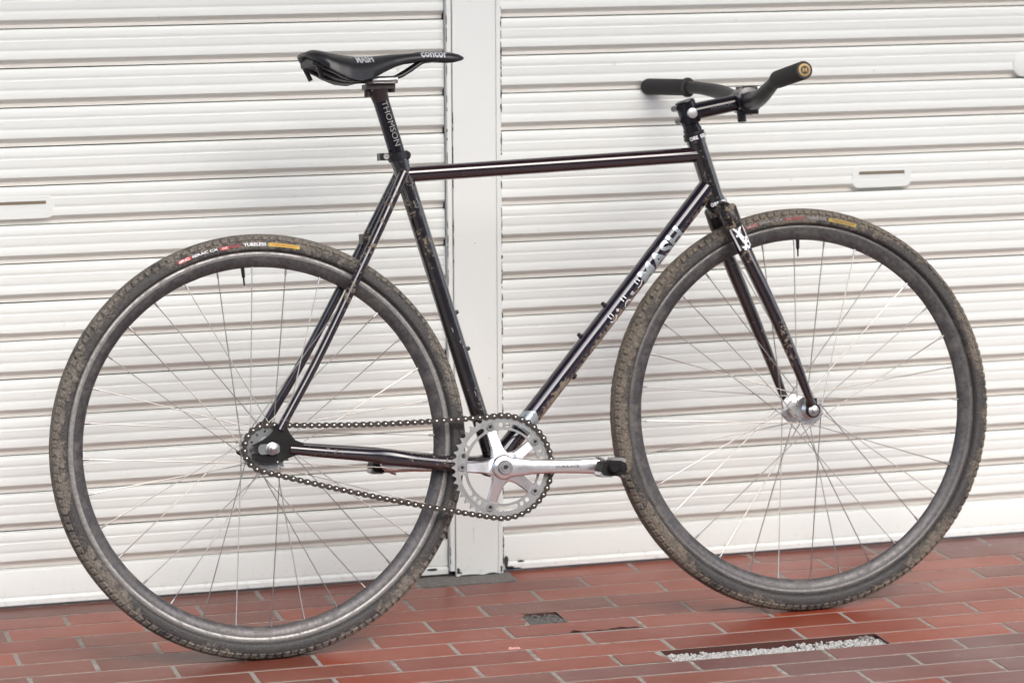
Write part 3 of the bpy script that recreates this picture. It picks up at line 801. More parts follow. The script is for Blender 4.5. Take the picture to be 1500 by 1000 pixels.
t = MB(); t.prism(rrect(.036, .017, .006), lambda p: (p[0]-.002, -.0622, p[1]+.3535), lambda p: (p[0]-.002, -.0660, p[1]+.3535)); obj('chain_tensioner', t, M_SPROCK, frame, smooth=30)
t = MB(); t.lathe((.003, -.0660, .3537), (0, -1, 0), [(0, .0105), (.0015, .0105), (.0020, .0085), (.0065, .0083), (.0075, .0065), (.0080, .0046), (.0130, .0046), (.0138, .003)], 28); obj('axle_nut', t, M_STEEL, frame, smooth=30)
t = MB(); t.lathe((.003, .0625, .3537), (0, 1, 0), [(0, .0105), (.0020, .0085), (.0075, .0065), (.0130, .0046)], 20); obj('axle_nut', t, M_STEEL, frame, smooth=30)
# bottle bosses, cable guide
axdt = (DT1-DT0).normalized(); ndt = V((-axdt.z, 0, axdt.x))
for u in (.266, .335):
    t = MB(); c = DT0+axdt*u+ndt*.0160; t.lathe(c, ndt, [(-.002, .0045), (.0025, .0045), (.003, .0035), (.0070, .0035), (.0076, .0022)], 16); obj('bottle_boss', t, M_ANO, frame)
t = MB(); c = DT0+axdt*.205-ndt*.0160; t.lathe(c, -ndt, [(-.002, .006), (.003, .006), (.005, .004)], 12); obj('cable_guide', t, M_CROWN, frame)
for u in (.205, .27):
    t = MB(); a_ = (ST1-BB).normalized(); n_ = V((a_.z, 0, -a_.x)); c = BB+a_*u+n_*.0140; t.lathe(c, n_, [(-.002, .004), (.0025, .004), (.0055, .003), (.006, .002)], 14); obj('bottle_boss', t, M_ANO, frame)
# silver sticker wrapped round the foot of the down tube
mp = cylmap(DT0, DT1, .0165, 0, .0004); n = 18; vs = []; fs = []
for i in range(n+1):
    th = lerp(-.019, .024, i/n)
    for u in (.072, lerp(.112, .100, abs(i/n-.5)*2)): vs.append(mp(u, th))
for i in range(n): fs.append((2*i, 2*i+1, 2*i+3, 2*i+2))
t = MB(); t.add(vs, fs); obj('frame_sticker', t, M_SILVER, frame, smooth=60, recalc=False, label='silver sticker at the foot of the down tube')
mp2 = cylmap(DT0, DT1, .0165, 0, .0008); t = MB(); strip(t, [(.078, -.006), (.096, -.008), (.106, .003), (.096, .013), (.078, .012)], .0012, mp2); strip(t, [(.084, .0), (.094, .004), (.084, .008)], .001, mp2)
obj('sticker_print', t, M_BLKPR, frame, smooth=0, recalc=False)
# MASH lettering and the face signs on the down tube
mp = cylmap(DT0, DT1, .0165, 0, .0005)
UB = .124
u0_, u1_ = .410, .520
decal('mash_lettering', text2d('MASH', .035), u0_, u1_, -.021, .009, mp, M_SILVER, frame, label='silver capital letters on the down tube')
t = MB(); w_ = .0016
def arc(cu, cv, r, a0, a1, n=9): return [(cu+r*cos(lerp(a0, a1, i/n)), cv+r*sin(lerp(a0, a1, i/n))) for i in range(n+1)]
def eyes(cu, top, gap=.0065, l=.0078):
    for s in (-.5, .5): strip(t, [(cu+s*gap, top), (cu+s*gap, top-l)], w_, mp)
UB -= .022; F1, F2, F3 = .222+UB, .260+UB, .299+UB
eyes(F1, .0045); strip(t, arc(F1, -.0045, .0078, pi*1.02, pi*1.98), w_, mp)
strip(t, [(.238+UB, .0005), (.238+UB, -.0055)], .0014, mp); strip(t, [(.235+UB, -.0025), (.241+UB, -.0025)], .0014, mp)
eyes(F2, .0060); strip(t, arc(F2, -.0140, .0078, pi*.95, pi*.05), w_, mp)
strip(t, [(.274+UB, -.0035), (.281+UB, -.0035)], .0014, mp); strip(t, [(.274+UB, -.0065), (.281+UB, -.0065)], .0014, mp)
eyes(F3, .0050); strip(t, [(F3-.007, -.0080), (F3-.001, -.0085), (F3+.004, -.0068), (F3+.008, -.0040)], w_, mp)
obj('face_sign_decal', t, M_WHITE, frame, smooth=0, recalc=False, label='white line drawing of small faces with plus and equals signs')
# small white marks on the seat tube
mp = cylmap(ST1, BB, .0147, 0, .0005); t = MB()
strip(t, [(.075, -.002), (.088, .000), (.088, .004)], .0010, mp); strip(t, [(.072, .004), (.084, .0075)], .0010, mp); strip(t, arc(.052, .002, .003, 0, pi*1.3), .0008, mp)
strip(t, [(.036, -.012), (.075, -.011)], .0008, mp); strip(t, [(.036, -.0095), (.078, -.0088)], .0006, mp)
obj('seat_tube_mark', t, M_GREYDEC, frame, smooth=0, recalc=False)
# paint scratches
t = MB()
for (a, b, c, r_, lst) in ((ST1, BB, 0, .0147, [(.30, -.004, .008), (.325, .003, .005), (.335, .006, .004), (.415, .001, .007), (.445, .007, .006)]),):
    mp = cylmap(a, b, r_, 0, .0004)
    for (u, v, l) in lst: strip(t, [(u, v), (u+l*.5, v+.0008), (u+l, v+.0003)], .0013, mp)
obj('paint_scratch', t, M_GREYDEC, frame, smooth=0, recalc=False)

# --- headset
for c, sg in ((HT1, 1), (HT0, -1)):
    t = MB(); a = axd*sg
    t.lathe(c, a, [(0, .0165), (.0005, .0195), (.0065, .0200), (.0075, .0185), (.0085, .0178), (.0090, .0190), (.0125, .0188), (.0135, .0150)], 36); hc = obj('headset_cup', t, M_ANO, bike, smooth=30)
    base = c+a*.0034 if sg > 0 else c+a*.0034
    def ring(u, v, c=c, a=a, sg=sg):
        bx = V((0, -1, 0)); bx = (bx-axd*bx.dot(axd)).normalized(); by = bx.cross(axd)*-1
        th = u/.0197; return c+a*.0034+axd*v+(bx*cos(th)+by*sin(th))*.0201
    decal('headset_lettering', text2d('CHRIS', .05), -.0170, -.002, -.0034, .0034, ring, M_WHITE, hc)
    decal('headset_lettering', text2d('KING', .05), .003, .0155, -.0034, .0034, ring, M_WHITE, hc)

# --- fork
cr = HT0-axd*.0145
f = MB(); f.tube([cr+axd*.012, cr-axd*.012], [.0165, .0165], 28)
for s in (-1, 1):
    p = bez([cr+V((.001, s*.010, .000)), cr+V((.003, s*.024, -.001)), V((.8470, s*.0345, .7010))], 6)
    f.tube(p, [lerp(.0130, .0135, i/(len(p)-1)) for i in range(len(p))], 20)
    f.tube([V((.8395, s*.0345, .7180)), V((.8410, s*.0345, .7140)), V((.8515, s*.0352, .6820)), V((.8530, s*.0353, .6780))], [.0130, .0160, .0160, .0140], 24)
fork = obj('fork', f, M_CROWN, bike, smooth=40, label='muddy fork crown with two straight blades')
for s in (-1, 1):
    p = bez([V((.8500, s*.0352, .6860)), V((.8700, s*.0450 if s < 0 else .0440, .6280)), V((.9073, s*.0520, .5384)), V((.9440, s*.0560, .4450)), V((.9650, s*.0575, .3850)), V((CXF-.003, s*.0575, .3640))], 8)
    rr = [interp([(.69, .0128), (.60, .0125), (.50, .0112), (.42, .0090), (.38, .0072), (.36, .0070)][::-1], q.z)[0] for q in p]
    t = MB(); t.tube(p, rr, 22); bl = obj('fork_blade', t, M_FORK, fork)
    t = MB(); t.lathe((CXF-.001, s*.0500, RW+.001), (0, s, 0), [(0, .0125), (.0005, .0130), (.0060, .0130), (.0065, .0120)], 24); t.box(CXF-.013, CXF+.006, min(s*.051, s*.0565), max(s*.051, s*.0565), RW+.004, RW+.022); obj('fork_end', t, M_DROP, fork, smooth=30)
# white graphic on the near blade
mp = cylmap(V((.8500, -.0352, .6860)), V((.8700, -.0450, .6280)), .0133, 0, .0012)
t = MB(); pa = [((.000, -.014), (.048, -.011)), ((.000, .013), (.046, .010)), ((.001, -.014), (.001, .014)), ((.004, -.010), (.030, .003)), ((.004, .010), (.024, -.008)), ((.020, -.004), (.050, .004)), ((.028, .008), (.050, -.003)), ((.034, .002), (.040, .011)), ((.044, -.006), (.047, .008))]
for a, b in pa: strip(t, [a, (lerp(a[0], b[0], .5), lerp(a[1], b[1], .5)), b], .0036, mp)
obj('fork_decal', t, M_WHITE, fork, smooth=0, recalc=False, label='white graphic at the top of the near blade')

# --- stem, bar, grips
SC = HT1+axd*.0290+V((0, 0, 0)); SC = V((.7905, 0, .8830)); BC = V((.8990, 0, .9010))
f = MB(); f.tube([HT1+axd*.013, HT1+axd*.020, HT1+axd*.0202, HT1+axd*.0300], [.0165, .0165, .0148, .0148], 28)
f.tube([SC-axd*.020, SC-axd*.0185, SC+axd*.0185, SC+axd*.020], [.0158, .0176, .0176, .0158], 28)
dr = (BC-SC).normalized(); f.tube([SC+dr*.008, BC-dr*.010], [.0150, .0142], 28)
f.lathe(BC, (0, 1, 0), [(-.0215, .0215), (-.0205, .0235), (.0205, .0235), (.0215, .0215)], 32)
stem = obj('stem', f, M_ANO2, bike, smooth=40)
for z_ in (-.011, .012):
    t = MB(); c = SC+axd*z_-dr*.0185; t.tube([c+V((0, -.013, 0)), c+V((0, .013, 0))], .0055, 16); t.box(c.x-.001, c.x+.012, -.012, .012, c.z-.0055, c.z+.0055); obj('pinch_bolt_lug', t, M_ANO2, stem, smooth=30)
t = MB(); t.lathe(SC+V((.001, -.0165, -.001)), (0, -1, 0), [(0, .0098), (.0015, .0095), (.0025, .0085), (.0030, .004)], 24); obj('stem_side_glint', t, M_HUB, stem, smooth=30)  # bright disc: reflection on the stem's round boss, built as metal
t = MB(); t.lathe(SC+axd*.0200, axd, [(0, .0176), (.0020, .0172), (.0035, .0120), (.0038, .004)], 28); obj('top_cap', t, M_ANO, stem, smooth=30)
for s in (-1, 1):
    for zz in (.0205, -.0205):
        t = MB(); c = BC+V((.006, s*.0145, zz)); t.tube([c+V((-.016, 0, 0)), c+V((.010, 0, 0))], .0046, 12); obj('faceplate_bolt', t, M_ANO, stem, smooth=30)
t = MB(); t.tube([BC+V((-.011, -.004, -.016)), BC+V((-.010, -.004, -.0365)), BC+V((-.010, -.004, -.0375))], [.0078, .0078, .0060], 20); obj('clamp_tab', t, M_ANO, stem, smooth=30)
mp = cylmap(SC, BC, .0148, 0, .0005)
decal('stem_lettering', text2d('THOMSON', 0), .036, .078, -.0035, .0025, mp, M_DIMDEC, stem)
pth = bez([V((.8875, -.290, .9335)), V((.8880, -.185, .9285)), V((.8890, -.140, .9160)), V((.8905, -.095, .9030)), V((.8955, -.050, .8985)), V((.8990, 0, .9010)), V((.8985, .045, .9060)), V((.8930, .100, .9220)), V((.8780, .150, .9330)), V((.8620, .190, .9385)), V((.8250, .2900, .9475))], 8)
rr = [interp([(0, .0159), (.050, .0158), (.11, .0132), (.15, .0113), (.30, .0111)], abs(q.y))[0] for q in pth]
t = MB(); t.tube(pth, rr, 26); bar = obj('handlebar', t, M_MATTE, bike, smooth=50)
for a, b, nm in ((V((.8885, -.158, .9205)), V((.8875, -.2915, .9335)), 'near'), (V((.8650, .183, .9375)), V((.8245, .2925, .9478)), 'far')):
    d = (b-a).normalized(); L = (b-a).length
    if nm == 'near': a = V((.8880, -.170, .9255)); d = (b-a).normalized(); L = (b-a).length
    t = MB(); t.tube([a, a+d*.002, a+d*.005, a+d*.006, a+d*(L-.003), a+d*L], [.0150, .0178, .0178, .0150, .0150, .0135] if nm == 'far' else [.0118, .0142, .0150, .0152, .0154, .0143], 28)
    gp = obj('grip', t, M_GRIP, bar, smooth=35)
    t = MB(); t.lathe(b, d, [(-.001, .0110), (.0010, .0108), (.0014, .0085)], 28); obj('bar_end_plug', t, M_GOLD, bar, smooth=30)
    t = MB(); t.lathe(b+d*.0014, d, [(0, .0070), (.0003, .0070)], 24); obj('plug_disc', t, M_BLKPR, bar, smooth=0)
    ref = V((1, 0, 0)) if nm == 'near' else V((1, 0, 0)); e1 = (ref-d*ref.dot(d)).normalized(); e2 = V((0, 0, 1)); e2 = (e2-d*e2.dot(d)-e1*e2.dot(e1)).normalized()
    decal('plug_letter', text2d('M', .04), -.0042, .0042, -.0036, .0036, lambda u, v, b=b, d=d, e1=e1, e2=e2: b+d*.0021+e1*u+e2*v, M_GOLD, bar)

# --- seatpost, clamp, saddle
ax = (ST1-BB).normalized(); PT = V((.2330, 0, .9400))
t = MB(); t.tube([ST1-ax*.05, PT-ax*.012], .0136, 32); sp = obj('seatpost', t, M_ANO2, bike, smooth=40)
t = MB(); t.tube([PT-ax*.020, PT-ax*.010, PT+ax*.002], [.0136, .0150, .0175], 24); t.box(.2095, .2600, -.0150, .0150, .9415, .9505); t.tube([V((.2155, 0, .9290)), V((.2155, 0, .9500))], .0062, 14); t.tube([V((.2570, 0, .9360)), V((.2570, 0, .9560))], .0062, 14)
obj('seatpost_head', t, m_black('dusty_post_head', .45, base=(.022, .012, .012), rough=.35), sp, smooth=35)
t = MB(); t.box(.2200, .2580, -.0250, .0250, .9508, .9570); t.lathe((.2400, -.0200, .9560), (1, 0, 0), [(-.022, .0065), (.022, .0065)], 16); t.lathe((.2400, .0200, .9560), (1, 0, 0), [(-.022, .0065), (.022, .0065)], 16); obj('rail_clamp', t, M_STEEL, sp, smooth=30)
mp = cylmap(PT, BB, .0136, 0, .0004)
decal('seatpost_lettering', text2d('THOMSON', .0), .020, .098, -.0035, .0065, mp, M_GREYDEC, sp)
t = MB(); c = ST1+ax*.003
t.tube([c-ax*.006, c-ax*.0055, c+ax*.0055, c+ax*.006], [.0172, .0182, .0182, .0172], 32)
t.box(c.x-.034, c.x-.012, -.010, .010, c.z-.0060, c.z+.0060)
seatcl = obj('seat_clamp', t, M_ANO, bike, smooth=35)
t = MB(); t.lathe(V((c.x-.0235, -.0100, c.z)), (0, -1, 0), [(0, .0052), (.0022, .0052), (.0028, .0045), (.0028, .0027), (.0005, .0025)], 20); t.lathe(V((c.x-.0235, .0100, c.z)), (0, 1, 0), [(0, .0052), (.003, .0050)], 16); obj('clamp_bolt', t, M_STEEL, seatcl, smooth=30)
# collar bead on the front of the clamp
t = MB(); t.lathe(V((c.x+.012, -.011, c.z+.001)), (0, -1, 0), [(-.004, .0075), (.001, .0075), (.003, .005)], 16); obj('clamp_pivot', t, M_ANO, seatcl, smooth=30)

ST = [(.1040, .030, 1.0060, 1.0000), (.110, .046, 1.0095, .9950), (.119, .057, 1.0112, .9885), (.132, .066, 1.0090, .9790), (.150, .0675, 1.0045, .9680), (.172, .065, 1.0005, .9580), (.192, .058, .9985, .9545), (.215, .048, .9985, .9590), (.236, .039, .9995, .9690), (.258, .031, 1.0010, .9780), (.285, .0255, 1.0020, .9850), (.315, .0215, 1.0032, .9880), (.345, .0195, 1.0030, .9860), (.365, .0180, 1.0005, .9850), (.378, .0145, .9970, .9860), (.385, .0080, .9930, .9890)]
mb = MB(); n = 16; xs_ = [lerp(.1040, .385, i/60) for i in range(61)]; vs = []; fs = []
for x in xs_:
    hw, zt, ze = interp(ST, x); row = []
    for k in range(n+1):
        a = lerp(-pi/2, pi/2, k/n); y = hw*sin(a); z = ze+(zt-ze)*max(cos(a), 0)**.62
        # shallow centre dip
        z -= .0025*math.exp(-(y/.012)**2)*(1 if x < .3 else .3); row.append((x, y, z))
    row += [(x, hw*.9, ze-.0015), (x, hw*.6, ze+(zt-ze)*.45-.002), (x, 0, ze+(zt-ze)*.6-.003), (x, -hw*.6, ze+(zt-ze)*.45-.002), (x, -hw*.9, ze-.0015)]
    vs += row
P = n+6
for i in range(60):
    for k in range(P): k2 = (k+1) % P; fs.append((i*P+k, i*P+k2, (i+1)*P+k2, (i+1)*P+k))
fs.append(tuple(range(P))); fs.append(tuple(60*P+k for k in range(P-1, -1, -1)))
mb.add(vs, fs); saddle = obj('saddle', mb, M_SADDLE, bike, smooth=70, label='black slim saddle with white lettering')
def sad(u, v):
    # u = x, v = height fraction of the near skirt (0 edge, 1 crest)
    hw, zt, ze = interp(ST, u); a = -pi/2+v*pi/2; y = hw*sin(a)
    return (u, y-.0006, ze+(zt-ze)*max(cos(a), 0)**.62+.0003)
decal('saddle_lettering', text2d('concor', .03), .306, .353, .06, .50, sad, M_SADW, saddle)
decal('saddle_lettering', text2d('MASH', .03), .186, .218, .33, .66, sad, M_SADW, saddle)
decal('saddle_lettering', text2d('SAN MARCO', 0), .140, .180, .50, .72, sad, M_GREYDEC, saddle)
t = MB(); vs = []; fs = []
for i in range(20):
    x = lerp(.112, .208, i/19); hw, zt, ze = interp(ST, x); zz = ze-.003
    lowr = interp([(.104, .990), (.118, .980), (.135, .973), (.150, .966), (.165, .958), (.185, .9535), (.208, .957)], x)[0]
    for y, z in ((-hw*.88, zz), (-hw*.84, lowr), (0, lowr+.004), (hw*.84, lowr), (hw*.88, zz), (0, zz+.006)): vs.append((x, y, z))
for i in range(19):
    for k in range(6): k2 = (k+1) % 6; fs.append((i*6+k, i*6+k2, (i+1)*6+k2, (i+1)*6+k))
fs.append((0, 1, 2, 3, 4, 5)); fs.append(tuple(19*6+k for k in (5, 4, 3, 2, 1, 0)))
t.add(vs, fs); obj('saddle_shell', t, m_black('dusty_shell', .40, base=(.006, .006, .007), rough=.5, sc=90), saddle, smooth=30)
for s in (-1, 1):
    t = MB(); p = bez([V((.118, s*.030, .983)), V((.140, s*.028, .970)), V((.175, s*.0235, .9590)), V((.215, s*.0215, .9570)), V((.262, s*.0210, .9600)), V((.285, s*.018, .9700)), V((.312, s*.012, .9850)), V((.340, s*.009, .9885))], 6)
    t.tube(p, .0035, 12); obj('saddle_rail', t, M_ANO2, saddle)
# shell stays that show under the tail
for s in (-1, 1):
    for x0_, x1_ in ((.118, .128), (.146, .166)):
        t = MB(); t.tube([V((x0_, s*.045, .987)), V((x1_, s*.040, .962))], .0040, 10); obj('shell_rib', t, M_ANO, saddle)

# --- crankset
CR = V((.4055, 0, .2947)); CA = radians(-3.0); RY = -.0430
def pol(r, a, y): return V((CR.x+r*cos(a), y, CR.z+r*sin(a)))
PR = 12.7/2/sin(pi/43)/1000
def ring_loops(pr, teeth, rin, slots, gap_rot=0.0):
    outer = []
    for i in range(teeth):
        a = 2*pi*i/teeth+gap_rot; st = 2*pi/teeth
        for da, rr in ((-.5, -.0036), (-.34, -.0030), (-.20, -.0006), (-.12, .0012), (-.05, .0028), (.05, .0028), (.12, .0012), (.20, -.0006), (.34, -.0030)):
            outer.append(((pr+rr)*cos(a+da*st), (pr+rr)*sin(a+da*st)))
    inner = [(rin*cos(2*pi*i/90), rin*sin(2*pi*i/90)) for i in range(90)][::-1]
    return [outer, inner]+slots
def slot(r0, r1, a0, a1, n=14):
    rm, hw = (r0+r1)/2, (r1-r0)/2; out = []
    for i in range(n+1): a = lerp(a0, a1, i/n); out.append((r1*cos(a), r1*sin(a)))
    for i in range(1, 6): t_ = pi*i/6; out.append(((rm+hw*cos(t_))*cos(a1)-hw*sin(t_)*sin(a1), (rm+hw*cos(t_))*sin(a1)+hw*sin(t_)*cos(a1)))
    for i in range(n+1): a = lerp(a1, a0, i/n); out.append((r0*cos(a), r0*sin(a)))
    for i in range(1, 6): t_ = pi*i/6; out.append(((rm-hw*cos(t_))*cos(a0)+hw*sin(t_)*sin(a0), (rm-hw*cos(t_))*sin(a0)-hw*sin(t_)*cos(a0)))
    return out
def circ(r, a, rad, n=16): return [(r*cos(a)+rad*cos(2*pi*i/n), r*sin(a)+rad*sin(2*pi*i/n)) for i in range(n)]
slots = []
for k in range(5):
    a = CA+pi+k*2*pi/5
    slots.append(circ(.0715, a-radians(16), .0040)); slots.append(circ(.0715, a-radians(25), .0040))
    slots.append(slot(.0670, .0755, a-radians(34)-radians(25), a-radians(34), 14))
vs, fs = fill2d(ring_loops(PR, 43, .0640, slots, .02), .0026)
t = MB(); t.add([(CR.x+a, RY+c, CR.z+b) for a, b, c in vs], fs)
ring_me = t
spd = MB(); Y0, Y1 = RY-.0095, RY-.0015
# five-arm spider as tapered bars plus central boss
def barprism(mb, a, r0, r1, w0, w1, ya, yb, bev=.0018):
    e = V((cos(a), 0, sin(a))); nrm = V((-sin(a), 0, cos(a))); vs = []
    ST_ = ((r0, .046, 0), (.020, .030, .0), (.028, .0225, .001), (.036, .0190, .003), (.052, .0178, .0070), (r1, .0175, .0108))
    for r, w, dy in ST_:
        c = CR+e*r
        for s, yy in ((-1, yb+.004), (-1, ya+bev+dy), (-.82, ya+dy), (.82, ya+dy), (1, ya+bev+dy), (1, yb+.004)): p = c+nrm*(s*w/2); vs.append((p.x, max(yy, ya+dy), p.z))
    fs = []; NQ = len(ST_)
    for i in range(NQ-1):
        for k in range(6): k2 = (k+1) % 6; fs.append((i*6+k, i*6+k2, (i+1)*6+k2, (i+1)*6+k))
    fs.append((0, 1, 2, 3, 4, 5)); fs.append(tuple((NQ-1)*6+k for k in (5, 4, 3, 2, 1, 0))); mb.add(vs, fs)
for k in range(5): barprism(spd, CA+pi+k*2*pi/5, .006, .0745, .030, .0150, Y0, Y1)
spd.lathe(V((CR.x, 0, CR.z)), (0, -1, 0), [(.030, .014), (.0445, .020), (.0500, .0225), (.0545, .0210), (.0570, .0175)], 36)
# crank arm: lofted superellipse sections
L_ = .1700; vs = []; fs = []; n = 20; e = V((cos(CA), 0, sin(CA))); nrm = V((-sin(CA), 0, cos(CA))); SEG = 26
for i in range(SEG+1):
    x = lerp(-.006, L_+.0125, i/SEG); 
    w = interp([(-.006, .0165), (0, .0190), (.02, .0165), (.05, .0125), (.09, .0115), (.13, .0120), (.155, .0135), (.170, .0135), (.178, .0105), (.1825, .0030)], x)[0]
    yc = interp([(-.006, -.0500), (.03, -.0545), (.17, -.0680), (.19, -.0690)], x)[0]; th = interp([(0, .0075), (.05, .0068), (.16, .0062), (.1825, .0050)], x)[0]
    for k in range(n):
        a = 2*pi*k/n; ca, sa = cos(a), sin(a); q = .72
        p = CR+e*x+nrm*(w*abs(ca)**q*(1 if ca > 0 else -1)); vs.append((p.x, yc+th*abs(sa)**q*(1 if sa > 0 else -1), p.z))
for i in range(SEG):
    for k in range(n): k2 = (k+1) % n; fs.append((i*n+k, i*n+k2, (i+1)*n+k2, (i+1)*n+k))
fs.append(tuple(range(n))); fs.append(tuple(SEG*n+k for k in range(n-1, -1, -1))); spd.add(vs, fs)
crank = obj('crankset', spd, M_POL, bike, smooth=38, label='polished silver crankset with five-arm spider')
obj('chainring', ring_me, M_RING, crank, smooth=0)
rl = MB()
for r_ in (.0635, .0790):
    rl.lathe(V((CR.x, RY, CR.z)), (0, -1, 0), [(.0010, r_-.0007), (.0019, r_-.0003), (.0019, r_+.0003), (.0010, r_+.0007)], 90, closed=True)
obj('ring_edge_line', rl, M_STEEL, crank, smooth=0)
for k in range(5):
    c = pol(.0715, CA+pi+k*2*pi/5, RY-.0013); t = MB()
    t.lathe(c, (0, -1, 0), [(0, .0068), (.0008, .0068), (.0016, .0060), (.0016, .0036), (.0002, .0034)], 24); b_ = obj('chainring_bolt', t, M_STEEL, crank, smooth=30)
    t = MB(); t.lathe(c+V((0, -.0003, 0)), (0, -1, 0), [(0, .0033), (.0004, .0033)], 6); obj('bolt_socket', t, M_BLKPR, crank, smooth=0)
t = MB(); t.lathe(V((CR.x, -.0605, CR.z)), (0, -1, 0), [(-.006, .0128), (.0005, .0128), (.0020, .0115), (.0020, .0090), (.0010, .0085), (.0010, .0075), (.0026, .0068), (.0026, .0045), (.0005, .0042)], 32); obj('crank_bolt', t, M_STEEL, crank, smooth=25)
t = MB(); t.lathe(V((CR.x, -.0608, CR.z)), (0, -1, 0), [(0, .0041), (.0006, .0041)], 6); obj('bolt_socket', t, M_BLKPR, crank, smooth=0)
def crmap(u, v):
    x = u; yc = interp([(-.006, -.0500), (.03, -.0545), (.17, -.0680)], x)[0]; p = CR+e*x+nrm*v; return (p.x, yc-.0077, p.z)
decal('crank_lettering', text2d('DURA-ACE', .0), .088, .128, -.0018, .0022, lambda u, v: tuple(V(crmap(u, v))+V((0, .0006, 0))), M_BLKPR, crank)
decal('crank_lettering', text2d('170', .0), .036, .046, .0055, .0080, lambda u, v: tuple(V(crmap(u, v))+V((0, .0006, 0))), M_DIMDEC, crank)
# left crank arm
t = MB(); cy = [(.040, .0), (.055, .03), (.070, .17)]
el = -e; vs = []; fs = []
for i in range(SEG+1):
    x = lerp(-.018, L_+.0125, i/SEG); w = interp([(-.018, .006), (-.01, .0165), (0, .0180), (.02, .0150), (.05, .0120), (.13, .0115), (.170, .0130), (.178, .0100), (.1825, .0030)], x)[0]
    yc = interp([(-.02, .0480), (.03, .0520), (.17, .0680), (.19, .0690)], x)[0]
    for k in range(n):
        a = 2*pi*k/n; p = CR+el*x+nrm*(w*cos(a)); vs.append((p.x, yc+.0065*sin(a), p.z))
for i in range(SEG):
    for k in range(n): k2 = (k+1) % n; fs.append((i*n+k, i*n+k2, (i+1)*n+k2, (i+1)*n+k))
fs.append(tuple(range(n))); fs.append(tuple(SEG*n+k for k in range(n-1, -1, -1))); t.add(vs, fs); t.lathe(V((CR.x, 0, CR.z)), (0, 1, 0), [(.030, .012), (.050, .016)], 20)
obj('crank_arm', t, M_POL, crank, smooth=38)
# pedals (clipless, seen end on)
def pedal(px, y0, sg, pz):
    yc = y0+sg*.034
    t = MB(); t.lathe(V((px, y0, pz)), (0, sg, 0), [(-.004, .0090), (.003, .0090), (.0035, .0075), (.010, .0078), (.014, .0110), (.055, .0105), (.058, .0070)], 20)
    pd = obj('pedal', t, M_DROP, bike, smooth=35)
    t = MB(); t.prism([(-.022, -.004), (-.018, -.011), (-.006, -.0135), (.010, -.0150), (.020, -.012), (.025, -.004), (.023, .006), (.014, .0110), (-.004, .0125), (-.017, .0100)], lambda p: (px+p[0], yc-sg*.017, pz+p[1]), lambda p: (px+p[0], yc+sg*.017, pz+p[1]))
    obj('pedal_body', t, M_DROP, pd, smooth=0)
    for zz, sgn in ((.0150, 1), (-.0150, -1)):
        t = MB(); t.tube([V((px-.012*sgn, yc-.013, pz+zz*.85)), V((px-.021*sgn, yc-.008, pz+zz*1.20)), V((px-.021*sgn, yc+.008, pz+zz*1.20)), V((px-.012*sgn, yc+.013, pz+zz*.85))], .0020, 8); obj('cleat_jaw', t, M_STEEL, pd, smooth=50)
        t = MB(); t.prism([(.000, .009), (.021, .006), (.025, .011), (.019, .0155), (.002, .0160)], lambda p: (px+p[0]*sgn, yc-.015, pz+p[1]*sgn), lambda p: (px+p[0]*sgn, yc+.015, pz+p[1]*sgn)); obj('cleat_bracket', t, M_STEEL, pd, smooth=0)
    t = MB(); t.lathe(V((px+.016, yc+sg*.0172, pz-.001)), (0, sg, 0), [(0, .0058), (.001, .0055), (.0012, .003)], 16); obj('tension_screw', t, M_ANO, pd, smooth=30)
pr_ = CR+e*L_; pedal(pr_.x, -.0760, -1, pr_.z); pl_ = CR-e*L_; pedal(pl_.x, .0760, 1, pl_.z)

# --- sprocket and chain
SR = 12.7/2/sin(pi/19)/1000; SCN = V((.0, RY, RW-.0005))
sl = [circ(.0285, 2*pi*i/12+.1, .0021, 10) for i in range(12)]
vs, fs = fill2d(ring_loops(SR, 19, .0170, sl, .1), .0026)
t = MB(); t.add([(SCN.x+a, RY+c, SCN.z+b) for a, b, c in vs], fs); t.lathe(SCN, (0, -1, 0), [(-.001, .0175), (.003, .0175), (.004, .0200), (.0045, .0165), (.0055, .0165)], 28); obj('sprocket', t, M_SPROCK, bike, smooth=0)
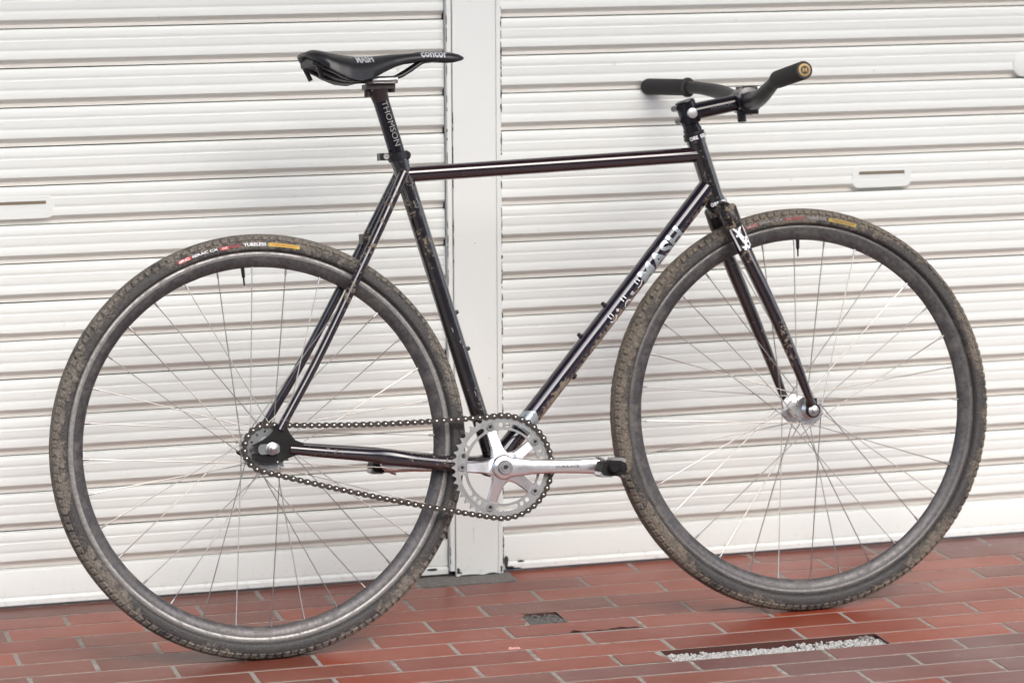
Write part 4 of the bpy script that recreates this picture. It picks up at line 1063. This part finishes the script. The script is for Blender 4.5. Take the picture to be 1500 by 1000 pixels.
# chain path: points on the pitch line
A = (SCN.x, SCN.z, SR); B = (CR.x, CR.z, PR)
dx, dz = B[0]-A[0], B[1]-A[1]; D_ = hypot(dx, dz); base = atan2(dz, dx); al = math.asin((B[2]-A[2])/D_)
tu = base+pi/2+al; tb = base-pi/2-al
path = []
def arcp(C_, a0, a1, n): return [(C_[0]+C_[2]*cos(lerp(a0, a1, i/n)), C_[1]+C_[2]*sin(lerp(a0, a1, i/n))) for i in range(n+1)]
up_ = arcp(A, tu, tu, 1)[0], arcp(B, tu, tu, 1)[0]; lo_ = arcp(B, tb, tb, 1)[0], arcp(A, tb, tb, 1)[0]
def run(p, q, sag, n=60): return [(lerp(p[0], q[0], i/n), lerp(p[1], q[1], i/n)-sag*4*(i/n)*(1-i/n)) for i in range(1, n)]
path += [up_[0]]+run(up_[0], up_[1], .0060)+arcp(B, tu, tb, 160)+run(lo_[0], lo_[1], .0050)+arcp(A, tb+2*pi, tu, 80)
cum = [0]
for i in range(1, len(path)): cum.append(cum[-1]+hypot(path[i][0]-path[i-1][0], path[i][1]-path[i-1][1]))
NL = 2*round(cum[-1]/.0127/2); pit = cum[-1]/NL
def at(s):
    s %= cum[-1]
    lo, hi = 0, len(cum)-1
    while hi-lo > 1:
        m_ = (lo+hi)//2
        if cum[m_] <= s: lo = m_
        else: hi = m_
    t_ = (s-cum[lo])/(cum[hi]-cum[lo]); return lerp(path[lo][0], path[hi][0], t_), lerp(path[lo][1], path[hi][1], t_)
def plate(y0, y1, r=.0050, wst=.0026, p=.0127):
    poly = []
    for i in range(9): a = lerp(-pi/2, pi/2, i/8); poly.append((p/2+r*cos(a), r*sin(a)))
    poly.append((0, wst))
    for i in range(9): a = lerp(pi/2, 3*pi/2, i/8); poly.append((-p/2+r*cos(a), r*sin(a)))
    poly.append((0, -wst)); mb = MB(); mb.prism(poly, lambda q: (q[0], y0, q[1]), lambda q: (q[0], y1, q[1])); return mb
def link_mesh(out):
    mb = MB(); yy = .0036 if out else .0025
    for s in (-1, 1): m_ = plate(s*yy, s*(yy+.0010)); mb.add(m_.v, m_.f)
    if not out:
        for s in (-1, 1): mb.lathe((s*.00635, 0, 0), (0, 1, 0), [(-.0023, .0037), (.0023, .0037)], 12)
    return mb.mesh('link', M_CHAIN, 0)
lm = [link_mesh(True), link_mesh(False)]
pins = MB()
for i in range(NL):
    x, z = at(i*pit); pins.lathe((x, RY, z), (0, 1, 0), [(-.0056, .0011), (-.0052, .0019), (.0052, .0019), (.0056, .0011)], 8)
chain = obj('chain', pins, M_PIN, bike, smooth=30, label='grimy chain with bright rivets')
for i in range(NL):
    x0_, z0_ = at(i*pit); x1_, z1_ = at((i+1)*pit)
    o = link('link', lm[i % 2], chain); o.location = ((x0_+x1_)/2, RY, (z0_+z1_)/2); o.rotation_euler = (0, -atan2(z1_-z0_, x1_-x0_), 0)
